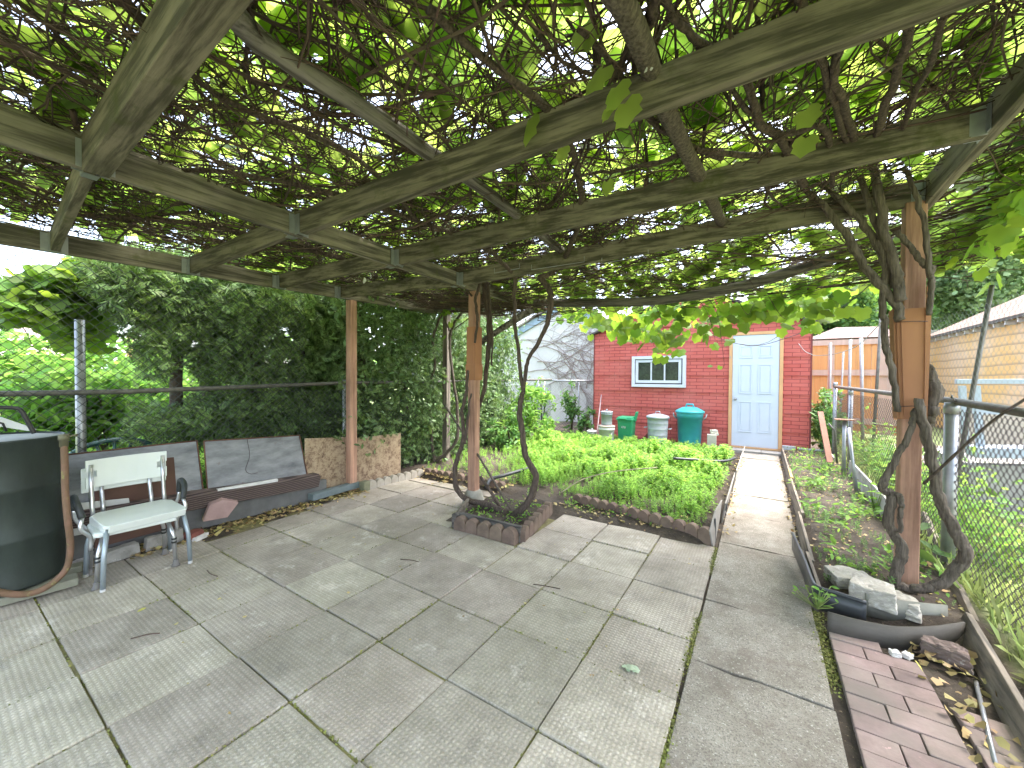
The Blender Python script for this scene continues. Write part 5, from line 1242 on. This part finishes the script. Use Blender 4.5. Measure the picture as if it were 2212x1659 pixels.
def bush(label, c, rad, n, per, s, tm, m, name='leafy_shrub', cat='shrub', group=None, stems=5, nrm=(0, -.3, .8), spread=.6):
    root = empty(name, (c[0], c[1], c[2]-rad[2]), label, cat, group)
    mb = MB()
    for k in range(stems):
        a = random.uniform(0, 6.28); e = V3(c[0]+math.cos(a)*rad[0]*.6, c[1]+math.sin(a)*rad[1]*.6, c[2]+rad[2]*.5); mb.tube([V3(c[0], c[1], c[2]-rad[2]), (V3(*c)+e)/2, e], [.012, .009, .004], 5)
    mb.build('stems', M['twig'], root)['kind'] = 'stuff'
    V, T = clumps(c, rad, n, per, s, tm, nrm, spread, .3); arrmesh('foliage', V, T, m, root); adopt(root); return root
bush('lush pale green leafy plants at the end of the hedge', (-4.0, 6.9, .65), (.45, .7, .6), 60, 26, (.07, .14), TO, M['lime'])
bush('dark creeping bush at the foot of the hedge', (-3.9, 6.1, .35), (.35, .6, .35), 34, 26, (.06, .11), TO, M['weed_dark'])
bush('weedy bush growing up the low wire fence before the garage', (-3.75, 8.5, .7), (.28, .2, .55), 34, 18, (.06, .12), TO, M['weed_dark'])
bush('small leafy bush at the left foot of the red shed', (-3.25, 8.2, .45), (.22, .2, .35), 22, 16, (.06, .11), TO, M['weed_dark'])
bush('thin climbing weeds at the left end of the low wire fence', (-4.6, 8.6, .75), (.35, .2, .6), 26, 14, (.05, .10), TO, M['lime'])
bush('leafy green bush squeezed between the red shed and the wire fence', (.98, 8.6, .7), (.22, .5, .65), 60, 24, (.06, .13), TO, M['weed_dark'])
# hanging vine and shrubs in the left garden
def left_garden():
    root = empty('grapevine', PX(120, 900, -7.5), 'sunlit neighbouring grapevine trailing high behind the tall wire mesh', 'vine', 'grapevines')
    V, T = ell_cloud([(40, 620, 60, 25), (110, 610, 70, 35), (160, 590, 45, 30), (60, 670, 70, 22), (130, 680, 70, 35), (200, 690, 40, 40), (30, 655, 40, 18), (190, 640, 45, 35), (140, 730, 30, 25, .5), (215, 735, 20, 25, .5), (90, 640, 60, 30), (235, 650, 30, 30)], 1000, (-6.4, -5.4), (.10, .19), TG, nrm=(.4, -.3, .8), spread=.5)
    arrmesh('foliage', V, T, M['leaf_fringe'], root)
    ln = []
    for _ in range(34):
        x, y = random.uniform(0, 230), random.uniform(620, 690); a = random.gauss(-.2, .5); pts = []
        for i in range(7): pts.append(PX(x, y, -5.9+.02*i)); x += math.cos(a)*16; y += math.sin(a)*16; a += random.gauss(0, .25)
        ln.append((pts, .006, .003))
    V, T = tubes_arr(ln, 4); arrmesh('canes', V, T, M['twig'], root)['kind'] = 'stuff'; adopt(root)
    for lab, x, y, X, rad, n in (('wide bright green leafy shrub left behind the barrel', 60, 900, -7.0, (.7, .9, .55), 70), ('bright bean-like plants behind the green chair', 230, 890, -6.8, (.6, .8, .55), 70), ('yellow-green shrub below the cedars', 330, 870, -7.6, (.7, .9, .6), 60), ('lime bush at the far left of the next garden', 20, 800, -9.0, (.9, 1.2, .6), 60), ('tall bright bush behind the fence post', 200, 800, -9.5, (1.0, 1.6, .6), 80), ('low lime bush showing between the cedar trunks', 470, 870, -8.5, (1.0, 1.6, .9), 90), ('sunlit shrub glimpsed between the cedars and the left post', 660, 790, -8.5, (1.0, 1.8, 1.0), 80)):
        c = PX(x, y, X); bush(lab, (c[0], c[1], max(rad[2]+.02, c[2])), rad, n, 26, (.09, .18), TO, M['lime'], group='shrubs of the left garden')
left_garden()

def broad(root, c, rad, n, per, s, m):
    V, T = clumps(c, rad, n, per, s, TR, None, .9, .45); arrmesh('crown', V, T, m, root)
def bigtree(label, c, rad, base_z, n=90, per=60, s=(.18, .36), m=None, r=.2):
    root = empty('leafy_tree', (c[0], c[1], base_z), label, 'tree', 'trees beyond the gardens'); trunk(root, [(c[0], c[1], base_z), (c[0]+.1, c[1], c[2]*.6), (c[0], c[1], c[2])], [r, r*.7, r*.3])
    for k in range(5):
        a = k*1.26; trunk(root, [(c[0], c[1], c[2]*.6), (c[0]+math.cos(a)*rad[0]*.5, c[1]+math.sin(a)*rad[1]*.5, c[2]+rad[2]*.2)], [r*.4, r*.12]).name = 'limb'
    broad(root, c, rad, n, per, s, m or M['tree']); adopt(root)
def at(x, y, Y): return PY(x, y, Y)
c = at(2120, 590, 24); bigtree('large pale green tree above the brown garage roof', (c[0], c[1], c[2]+.3), (3.4, 3.0, 3.3), 0, 330, 100, (.11, .24))
c = at(2240, 600, 26); bigtree('airy tree at the far right edge above the garage', (c[0], c[1], c[2]+.5), (3.0, 3.0, 3.4), 0, 240, 90, (.11, .24))
c = at(1760, 668, 20); bigtree('dark green tree right behind the red shed roof', (c[0], c[1], c[2]), (2.0, 1.6, 1.5), 0, 170, 90, (.09, .2), M['weed_dark'])
c = at(1870, 660, 22); bigtree('dense tree behind the timber fence', (c[0], c[1], c[2]), (1.9, 1.8, 1.9), 0, 150, 90, (.09, .2), M['weed_dark'])
c = PX(12, 745, -26); bigtree('distant dark tree at the far left edge', (c[0], c[1], c[2]), (1.6, 2.2, 2.4), 0, 70, 60, (.2, .4), M['weed_dark'])

# ================================================================ NEIGHBOURING BUILDINGS
def siding():
    m, n, b = newmat('yellow_siding'); v = coords(n)
    w_ = nd(n, 'ShaderNodeTexWave', Scale=1.45, Distortion=1.2); w_.bands_direction = 'Z'; w_.wave_profile = 'SAW'; w_.inputs['Detail Scale'].default_value = .6; n.links.new(v, w_.inputs[0])
    c = ramp(n, noise(n, v, .6, 6), [(.42, (.60, .40, .17)), (.58, (.60, .46, .32))])
    c = mixc(n, ramp(n, noise(n, v, 5, 6), [(.55, (0, 0, 0)), (.7, (.5, .5, .5))]), c, (.62, .38, .12))
    c = mixc(n, ramp(n, w_.outputs['Fac'], [(.02, (.95, .95, .95)), (.28, (0, 0, 0))]), c, (.30, .225, .145))  # shadow line at each lap, painted into the colour as a dark band
    n.links.new(c, b.inputs['Base Color']); b.inputs['Roughness'].default_value = .85; bump(n, b, w_.outputs['Fac'], .5, .03); return m
def garage():
    root = empty('yellow_garage', (4.5, 13.5, 0), 'yellow-sided neighbouring garage with a sagging brown shingle roof', 'garage'); X = 4.5; y0, y1, ev = 5.0, 17.6, 2.72
    mb = MB(); mb.prism([(X, y0, 0), (X, y1, 0), (X+6, y1, 0), (X+6, y0, 0)], (0, 0, ev)); mb.build('wall', siding(), root)
    rm = simple('brown_shingle', (.24, .165, .13), (.13, .09, .07), 7, .95, 0, .5, .01, (1, 1, 1), 26)
    rf = MB(); e = .18
    rf.add([(X-e, y0-e, ev+.02), (X-e, y1+e, ev+.02), (X+6+e, y1+e, ev+.02), (X+6+e, y0-e, ev+.02), (X+2.6, y1-3.0, ev+1.75), (X+2.6, y0+3, ev+1.75)], [(0, 1, 4, 5), (1, 2, 4), (2, 3, 5, 4), (3, 0, 5), (3, 2, 1, 0)])
    rf.build('roof', rm, root)
    f = MB(); f.span((X-e+.0, y0-e, ev-.02), (X-e, y1+e, ev-.02), .05, .07); f.build('eaves_board', simple('dirty_board', (.10, .085, .075), (.05, .045, .04), 9, .9, 0, .3), root)
    rt = MB()
    for k in range(26): rt.box((X-.09, y0+.3+k*.48, ev-.09), (.16, .05, .09))
    rt.build('rafter_tails', bpy.data.materials['white_painted_block'], root)
    adopt(root)
garage()
def small_shed():
    root = empty('far_shed', (2.0, 16, 0), 'low far shed whose pinkish shingle roof shows above the timber fence', 'shed')
    a = PY(1750, 733, 15.5); b_ = PY(1905, 733, 15.5); t1 = PY(1805, 711, 17.5); t2 = PY(1850, 711, 17.5)
    mb = MB(); mb.box(((a[0]+b_[0])/2+.2, 17.3, 1.2), (b_[0]-a[0]+.3, 3.2, 2.4)); mb.build('wall', simple('tan_wall', (.5, .4, .3), None, 3), root)
    r_ = MB(); z = a[2]; r_.add([(a[0]-.1, 15.5, z), (b_[0]+.7, 15.5, z), (b_[0]+.7, 19.1, z), (a[0]-.1, 19.1, z), (t1[0], 17.4, t1[2]+.05), (t2[0]+.5, 17.4, t2[2]+.05)], [(0, 1, 5, 4), (1, 2, 5), (2, 3, 4, 5), (3, 0, 4), (3, 2, 1, 0)]); r_.build('roof', simple('pink_shingle', (.20, .14, .125), (.15, .10, .09), 9, .95, 0, .4), root)
    adopt(root)
small_shed()
def timber_fence():
    root = empty('timber_fence', (1.8, 12.5, 0), 'new orange board fence beyond the right side of the red shed', 'fence'); Y = 12.5
    om = simple('fresh_timber', (.62, .35, .13), (.50, .26, .09), 3, .7, 0, .2, stretch=(6, 1, .4)); pm = simple('pale_timber', (.52, .41, .33), (.43, .33, .25), 3, .8, 0, .2, stretch=(6, 1, .4))
    x = .2; k = 0
    while x < 2.75:
        w_ = .28 if k % 2 else .13; b_ = MB(); b_.box((x+w_/2, Y+(.02 if k % 2 else 0), 1.2), (w_-.006, .02, 2.2)); b_.build('board', pm if (k % 5 in (1,)) else om, root); x += w_; k += 1
    for z, h in ((2.33, .13), (1.58, .14), (.4, .14)): r_ = MB(); r_.box((1.5, Y-.03, z), (2.7, .03, h)); r_.build('rail', pm, root)
    adopt(root)
timber_fence()
def blue_frame():
    root = empty('porch_railing', PY(2130, 1060, 6.0), 'pale blue painted timber frame on a low wall beyond the right fence', 'frame'); Y = 6.0
    bl = simple('sky_blue_paint', (.42, .49, .56), (.36, .42, .49), 5, .6, 0, .1)
    P = lambda x, y: PY(x, y, Y)
    def bar(a, b_, w_, h, nm):
        mb = MB(); mb.span(P(*a), P(*b_), h, w_, 0, (0, 0, 1) if abs(a[0]-b_[0]) > 20 else (1, 0, 0)); mb.build(nm, bl, root, .004)
    bar((2064, 824), (2420, 824), .05, .06, 'top_rail'); bar((2078, 833), (2086, 962), .05, .05, 'post'); bar((2108, 833), (2118, 965), .05, .06, 'post'); bar((2090, 888), (2420, 893), .06, .04, 'middle_rail'); bar((2400, 833), (2400, 962), .06, .06, 'post')
    bar((2096, 974), (2420, 980), .10, .25, 'bottom_board')
    mb = MB(); a = P(2090, 1002); b_ = P(2430, 1010); mb.prism([(a[0], Y-.05, 0), (b_[0], Y-.05, 0), (b_[0], Y-.05, b_[2]+.0), (a[0], Y-.05, a[2])], (0, 1.2, 0)); mb.build('low_wall', simple('grey_render', (.36, .36, .33), (.26, .26, .24), 5, .9, 0, .3), root)
    mb = MB(); mb.box(((a[0]+b_[0])/2, Y+.62, .85), (b_[0]-a[0]-.2, .04, .5)); mb.build('back_panel', simple('beige_panel', (.48, .42, .34), (.40, .35, .29), 3, .8, 0, .1), root)
    adopt(root)
blue_frame()
def far_house():
    root = empty('far_house', PY(2035, 700, 30), 'distant white house with a red brick chimney between the trees on the right', 'house'); Y = 30
    a, b_ = PY(1995, 735, Y), PY(2062, 735, Y); t = PY(2030, 600, Y); mb = MB(); mb.prism([(a[0], Y, 0), (b_[0], Y, 0), (b_[0], Y, t[2]-1.6), ((a[0]+b_[0])/2, Y, t[2]), (a[0], Y, t[2]-1.6)], (0, 6, 0)); mb.build('wall', simple('white_siding', (.40, .41, .44), (.5, .5, .54), 1, .8, 0, .2, stretch=(1, 1, 8)), root)
    k = MB(); q = PY(2042, 655, Y-.3); k.box((q[0], q[1], q[2]), (1.1, .5, 1.6)); k.build('chimney', simple('red_brick_far', (.38, .2, .17), (.28, .15, .13), 3, .9, 0, .3), root)
    r_ = MB(); 
    for e in (a[0]-.3, b_[0]+.3): r_.prism([((a[0]+b_[0])/2, Y-.3, t[2]+.1), (e, Y-.3, t[2]-1.75), (e, Y-.3, t[2]-1.6), ((a[0]+b_[0])/2, Y-.3, t[2]+.25)], (0, 6.5, 0))
    r_.build('roof', simple('grey_roof_far', (.3, .3, .32), None, 2), root)
    lo = MB(); p = PY(2030, 712, 22); lo.box((p[0]+.5, 23, p[2]/2), (3.2, 2, p[2])); lo.build('annexe', bpy.data.materials['grey_render'], root); adopt(root)
far_house()
def left_house():
    root = empty('far_house', PX(150, 760, -22), 'distant house with a long pinkish roof seen through the left wire mesh', 'house'); X = -22
    a, b_ = PX(30, 768, X), PX(265, 770, X); t = PX(60, 727, X)
    mb = MB(); mb.box((X-3, (a[1]+b_[1])/2, a[2]/2), (5, abs(b_[1]-a[1]), a[2])); mb.build('wall', simple('pinkish_wall', (.55, .48, .46), None, 1), root)
    r_ = MB(); z0, z1 = a[2], t[2]; y0, y1 = a[1]-.4, b_[1]+.4; r_.add([(X, y0, z0), (X, y1, z0), (X-6, y1, z0), (X-6, y0, z0), (X-3, y0+.8, z1+.7), (X-3, y1-.8, z1+.7)], [(0, 1, 5, 4), (1, 2, 5), (2, 3, 4, 5), (3, 0, 4), (3, 2, 1, 0)]); r_.build('roof', simple('mauve_roof', (.40, .30, .30), (.33, .25, .25), 2, .9, 0, .2), root)
    adopt(root)
    root = empty('white_hut', PX(290, 790, -14), 'small white hut with an orange edge behind the bright bushes', 'hut'); p, q = PX(245, 790, -14), PX(330, 790, -14); t = PX(290, 700, -14)
    mb = MB(); y0, y1 = p[1], q[1]; mb.prism([(-14, y0, 0), (-14, y1, 0), (-14, y1, t[2]), (-14, y0+.5, t[2]-.3), (-14, y0, t[2]-.8)], (-3, 0, 0)); mb.build('wall', simple('white_wall', (.72, .72, .74), None, 2), root)
    mb = MB(); mb.box((-13.97, (y0*.6+y1*.4), t[2]/2-.1), (.04, .12, t[2]-.3)); mb.build('corner_post', simple('orange_post', (.6, .36, .18), None, 3), root); adopt(root)
left_house()
# stakes beyond the right fence
for lab, a, b_, Yv, r, m_ in (('dark slanting iron pole rising above the wire fence beside the blue frame', (2143, 616), (2080, 960), 4.6, .016, M['galv_dark']), ('dark upright pole left of the vine post', (1906, 640), (1893, 850), 8.5, .022, M['galv_dark']),
        ('whitish stake against the timber fence, first from the shed', (1794, 740), (1792, 860), 9.5, .022, M['wire_l']), ('thin white stake, second from the shed', (1822, 760), (1817, 850), 9.5, .016, M['wire_l']), ('tall white stake, third from the shed', (1837, 733), (1834, 860), 9.5, .024, M['wire_l']), ('pale broad stake, fourth from the shed', (1860, 730), (1862, 860), 9.5, .028, M['wire_l'])):
    mb = MB(); p0, p1 = PY(*a, Yv), PY(*b_, Yv); p1 = p0 + (p1-p0)*((p0[2])/(p0[2]-p1[2])); mb.tube([p1, p0], r, 8); tag(mb.build('garden_stake', m_), lab, 'stake', 'stakes beyond the right fence')
V, T = zigmesh((1.32, 1.8, 0), (1.22, 6.0, 0), 1.24, 1.95, .06, .0008); tag(arrmesh('chicken_wire', V, T, M['wire_l']), 'fine pale chicken wire rising above the right fence before the garage', 'netting')
# clothes line sagging across the shed front
mb = MB(); cl = [PY(x, y, Yv) for x, y, Yv in ((2000, 540, 3.6), (1925, 575, 4.2), (1850, 640, 5), (1760, 706, 6), (1690, 733, 6.8), (1640, 746, 7.2), (1600, 744, 7.6), (1540, 725, 8.2), (1510, 700, 8.4))]; mb.tube(smooth_path(cl, 5), .0045, 6); tag(mb.build('sagging_cable', M['wire_r']), 'thin brown cable sagging from the vine post across the shed door', 'cable')
mb = MB(); cl = [PY(x, y, 7.5) for x, y in ((1725, 742), (1738, 758), (1752, 765), (1762, 768))] + [PY(x, y, Yv) for x, y, Yv in ((1800, 765, 6.8), (1850, 748, 6), (1900, 700, 5), (1935, 660, 3.6))]; mb.tube(smooth_path(cl, 5), .004, 6); tag(mb.build('white_string', M['wire_l']), 'pale string running from the shed corner to the vine post', 'string')
mb = MB(); mb.tube(smooth_path([PY(2250, 840, 3.1), PY(2150, 905, 3.1), PY(2060, 985, 3.1), PY(1995, 1045, 3.2)], 4), .007, 7, wob=.2); tag(mb.build('dry_cane', M['bark']), 'thin bare cane slanting across the right fence mesh', 'cane')

# ================================================================ GROUND COVER
def plants(n, xr, yr, s, m, name, label, dens=None, z=.0, tm=None, tilt=.2, zs=None):
    P = []
    while len(P) < n:
        x, y = random.uniform(*xr), random.uniform(*yr)
        if dens and random.random() > dens(x, y): continue
        P.append((x, y, ground_z(x, y)+z))
    P = np.array(P); tv, tt = tm or TW
    S = rng.uniform(s[0], s[1], n)*(np.clip(.5+(P[:, 1]-4.0)*.25, .5, 1)*np.clip(1.45-(P[:, 1]-5.9)*.5, .32, 1) if dens is bed_d else 1)*(.75+.35*np.sin(P[:, 0]*6.1+1)*np.sin(P[:, 1]*5.3))
    # upright plants: local z is up
    N = n; zz = np.tile(V3(0, 0, 1), (N, 1)) + rng.normal(0, tilt, (N, 3)); zz /= np.linalg.norm(zz, axis=1)[:, None]
    a = rng.uniform(0, 6.28, N); x_ = np.stack([np.cos(a), np.sin(a), 0*a], 1); x_ -= (x_*zz).sum(1)[:, None]*zz; x_ /= np.linalg.norm(x_, axis=1)[:, None]; y_ = np.cross(zz, x_)
    V = P[:, None] + S[:, None, None]*(tv[None, :, 0:1]*x_[:, None] + tv[None, :, 1:2]*y_[:, None] + tv[None, :, 2:3]*zz[:, None])
    T = tt[None] + (np.arange(N)*len(tv))[:, None, None]
    o = arrmesh(name, V.reshape(-1, 3), T.reshape(-1, 3), m); return tag(o, label, 'ground cover', kind='stuff')
def bed_d(x, y):
    l = -3.95 + (6.8-y)*.40 if y < 6.8 else -3.95
    d = min(1, max(.03, (x-l)*2.6)) * min(1, max(.05, (y-3.80 - .25*max(0, -1.1-x))*2.4)) * (1 if y < 7.4 else .35)
    if x > -.42: d *= .2
    return d*(.62+.38*math.sin(x*5+1)*math.sin(y*4.3))
plants(6500, (-4.2, -.36), (3.75, 8.0), (.09, .30), M['weed'], 'leafy_weeds', 'bright green mat of leafy weeds filling the garden bed before the shed', bed_d)
plants(900, (-3.6, -.5), (4.4, 7.6), (.10, .2), M['weed_dark'], 'darker_weeds', 'darker broad weeds scattered through the bright weed bed', bed_d)
plants(750, (-4.2, -2.2), (4.05, 6.2), (.05, .16), M['weed'], 'sparse_weeds', 'sparse small weeds on the bare soil behind the centre post', lambda x, y: .6)
plants(420, (.38, 1.0), (3.15, 8.1), (.05, .12), M['weed_dark'], 'bed_seedlings', 'scattered seedlings over the right soil bed', lambda x, y: (.3+.7*(math.sin(x*9)*math.sin(y*5) > 0))*(1 if y > 3.5 else .5))
def tufts(n, f, s, m, name, label, tm=TO, nrm=(0, 0, 1), spread=.45):
    P = np.array([f() for _ in range(n)]); V, T = cloud(P, rng.uniform(s[0], s[1], n), tm, nrm, spread); return tag(arrmesh(name, V, T, m), label, 'ground cover', kind='stuff')
def seedf():
    x, y = random.choice(SEEDS); return (x+random.gauss(0, .06), y+random.gauss(0, .07), ground_z(x, y)+random.uniform(.02, .10))
SEEDS = [(random.uniform(.4, 1.0), random.uniform(3.2, 8)) for _ in range(46)]
tufts(620, seedf, (.03, .075), M['weed'], 'broadleaf_sprouts', 'bright broad leaves sprouting in clumps on the right soil bed')
def gr():
    x, y = (random.uniform(1.06, 8) if random.random() < .7 else random.uniform(1.06, 2.0)), random.uniform(.8, 13)
    while 1.95 < x < 4.0 and y > 2.2: x, y = random.uniform(1.2, 8), random.uniform(.8, 13)
    return (x, y, ground_z(x, y) if x < 5.5 and y < 12 else 0)
n_ = 32000; P = np.array([gr() for _ in range(n_)])
def upright(P, s, tm, tilt):
    tv, tt = tm; N = len(P); zz = np.tile(V3(0, 0, 1), (N, 1)) + rng.normal(0, tilt, (N, 3)); zz /= np.linalg.norm(zz, axis=1)[:, None]
    a = rng.uniform(0, 6.28, N); x_ = np.stack([np.cos(a), np.sin(a), 0*a], 1); x_ -= (x_*zz).sum(1)[:, None]*zz; x_ /= np.linalg.norm(x_, axis=1)[:, None]; y_ = np.cross(zz, x_)
    V = P[:, None] + s[:, None, None]*(tv[None, :, 0:1]*x_[:, None] + tv[None, :, 1:2]*y_[:, None] + tv[None, :, 2:3]*zz[:, None])
    return V.reshape(-1, 3), (tt[None] + (np.arange(N)*len(tv))[:, None, None]).reshape(-1, 3)
V, T = upright(P, rng.uniform(.08, .2, n_), TB, .35); tag(arrmesh('grass', V, T, M['grass']), 'straggly green and straw grass beyond the right fence', 'grass', kind='stuff')
tufts(2600, lambda: (random.uniform(1.2, 1.75), random.uniform(3.9, 8.6), abs(random.gauss(0, .28))+.05), (.04, .10), M['lime'], 'fence_weeds', 'tall weeds growing along the far side of the right fence', spread=.7)
P = np.array([(random.uniform(-12, -4.7), random.uniform(-1, 9), .02) for _ in range(9000)]); V, T = upright(P, rng.uniform(.10, .28, len(P)), TW, .3); tag(arrmesh('left_ground_cover', V, T, M['lime']), 'bright low greenery covering the neighbouring garden on the left', 'ground cover', kind='stuff')

def bed_d_note(): pass
# litter, moss, dirt
def lit():
    r_ = random.random()
    if r_ < .42: x, y = random.gauss(-4.10, .09), random.uniform(.9, 3.0)
    elif r_ < .60: x, y = random.uniform(-4.2, -2.6), random.gauss(3.98, .12)
    elif r_ < .72: x, y = random.uniform(-1.85, -.5), random.uniform(3.62, 4.1)
    elif r_ < .80: x, y = random.uniform(-2.5, -1.8), random.uniform(2.9, 3.7)
    elif r_ < .87: x, y = random.gauss(-.25, .035), random.uniform(3.9, 7.5)
    elif r_ < .94: x, y = random.gauss(.29, .03), random.uniform(3.6, 8)
    else: x, y = random.uniform(-3.9, -3.3), random.uniform(3.85, 3.95)
    return (x, y, max(ground_z(x, y), -.0)+.012)
tufts(1900, lit, (.018, .05), M['litter'], 'leaf_litter', 'dry yellow-brown leaves scattered on the soil and along the edgings', TR, spread=.3)
tufts(260, lambda: (random.uniform(-2.45, -1.85), random.uniform(2.95, 3.6), random.uniform(.05, .09)), (.015, .05), M['weed'], 'planter_weeds', 'small weeds sprouting in the planter box', TO, spread=.7)
tufts(380, lambda: (random.uniform(-1.8, -.45), random.uniform(3.72, 4.3), random.uniform(.03, .07)), (.02, .05), M['weed'], 'edge_weeds', 'tiny weeds on the soil just inside the bed edging', TO, spread=.7)
tufts(900, lambda: (lambda x, y: (x, y, ground_z(x, y)+.008))(random.uniform(.36, 1.05), random.uniform(3.05, 8.2)), (.01, .035), M['litter'], 'bed_litter', 'dry straw and leaf bits strewn over the right soil bed', TR, spread=.3)
tufts(150, lambda: (random.uniform(.66, .93), random.uniform(1.6, 2.9), random.uniform(.01, .05)), (.02, .06), M['litter'], 'leaf_litter', 'dry curled leaves on the dark soil by the brick paving', TR, spread=.5)
tufts(70, lambda: (random.uniform(-3.6, -.4), random.uniform(.6, 3.5), .004), (.01, .03), M['litter'], 'patio_debris', 'tiny dry leaf bits dropped over the paving slabs', TR, spread=.15)
mossm = leafmat('moss', (.17, .19, .045), (.26, .26, .08), (.1, .12, .02), .1, .4)
def mossf():
    r_ = random.random()
    if r_ < .30: return (random.gauss(-.277, .012), random.uniform(.6, 3.6), random.uniform(-.008, .002))
    if r_ < .52: return (random.gauss(.300, .024), random.uniform(.8, 3.0), random.uniform(-.010, .003))
    i = random.randint(-2, 7); j = random.randint(-2, 5); U_ = .46
    if random.random() < .5: return ((random.uniform(-2, 6)*1.0434-6.794)*U_, (i+.897)*U_+random.gauss(0, .003), random.uniform(-.012, .002))
    return ((j*1.0434-6.794)*U_+random.gauss(0, .004), (random.uniform(-2, 7)+.897)*U_, random.uniform(-.012, .003))
def mossw():
    while True:
        p = mossf()
        if math.sin(p[0]*4.1+p[1]*2.3)+math.sin(p[1]*5.7-p[0]*3.1) + random.uniform(-.8, .8) > -.1 and p[0] > -4 and not (-2.45 < p[0] < -1.6 and p[1] > 2.7): return p
tufts(12000, mossw, (.006, .016), mossm, 'moss', 'yellow-green moss growing in the paving joints and beside the path', TR, spread=.45)
# single things on the slabs
V, T = merge(cloud(np.array([[*G(1362, 1436, .012)], [*G(1352, 1442, .010)], [*G(1370, 1440, .012)]]), [.055, .045, .045], TG, (0, 0, 1), .15)); tag(arrmesh('vine_leaf', V, T, M['palegreen']), 'pale upturned vine leaf lying on a slab near the path', 'leaf')
V, T = cloud(np.array([[*G(316, 1312, .006)]]), [.05], TO, (0, 0, 1), .1); tag(arrmesh('vine_leaf', V, T, simple('yellow_leaf', (.55, .52, .12), None, 9, .6, 0, 0)), 'small yellow leaf lying on the slabs in front of the white chair', 'leaf')
V, T = cloud(np.array([[*G(1745+250, 1453, .05)]]), [.06], TO, (0, 0, 1), .3); tag(arrmesh('vine_leaf', V, T, bpy.data.materials['yellow_leaf']), 'yellow leaf on the soil by the brick paving and the brown stone', 'leaf')
for a, b_, c, lab in (((282, 1380), (320, 1370), (345, 1368), 'dry twig lying on the left slabs'), ((447, 1232), (455, 1240), (470, 1245), 'short bent twig on the slabs right of the chair'), ((865, 1208), (890, 1210), (905, 1214), 'thin twig on the slabs before the planter box'), ((1152, 1262), (1180, 1266), (1210, 1272), 'twig lying near the middle joint of the paving')):
    mb = MB(); mb.tube(smooth_path([G(*a, .006), G(*b_, .008), G(*c, .006)], 4), .003, 5); tag(mb.build('fallen_twig', M['twig']), lab, 'twig', 'twigs dropped on the paving')
mb = MB(); mb.tube(smooth_path([PY(1210, 1065, 3.9), PY(1260, 1035, 4.1), PY(1330, 1018, 4.3), PY(1420, 1010, 4.5)], 4), .006, 6); tag(mb.build('dry_cane', simple('straw_cane', (.45, .38, .26), None, 9)), 'pale arching dry cane over the front of the weed bed', 'cane')
mb = MB(); mb.tube([PY(1108, 1108, 3.22), PY(1039, 993, 3.35), PY(958, 872, 3.5)], [.013, .012, .011], 8); tag(mb.build('old_stick', M['bark_light']), 'straight old stick leaning across behind the centre post', 'stick')
for x, y, s_, lab in ((785, 605, .05, 'white cloth scrap hanging under the left joists'), (800, 598, .03, 'tiny white scrap beside the larger hanging cloth'), (1393, 152, .02, 'white tag on the bark-covered pole')):
    P = PY(x, y, 2.2) if y > 200 else PY(x, y, 1.35)
    V, T = cloud(np.array([P, P+V3(.02, 0, -.01)]), [s_, s_*.8], TR, (0, -1, .2), .4); tag(arrmesh('white_scrap', V, T, simple('rag', (.7, .7, .68), None, 8, .9, 0, 0) if 'rag' not in bpy.data.materials else bpy.data.materials['rag']), lab, 'scrap')
for x, y, z, h in ((1705, 1000, .15, .25), ):
    pass
for lab, x, y, h, n_ in (('large bright seedling near the back of the soil bed', 1745, 1065, .22, 9), ('broad-leaved plant by the fence in the soil bed', 1890, 1110, .30, 12), ('bushy sprout between the splintered boards and the path', 1765, 1315, .12, 26)):
    g0 = G(x, y, .1); root = empty('seedling', g0, lab, 'plant'); P = np.array([g0 + V3(random.gauss(0, .06), random.gauss(0, .06), random.uniform(.3, 1)*h) for _ in range(n_)])
    V, T = cloud(P, rng.uniform(.05, .11, n_)*(.5 if n_ > 20 else 1), TO, (0, -.2, 1), .4); arrmesh('leaves', V, T, M['weed'], root); V, T = tubes_arr([([g0, (g0+p)/2, p], .003, .002) for p in P], 4); arrmesh('stems', V, T, M['grass'], root); adopt(root)
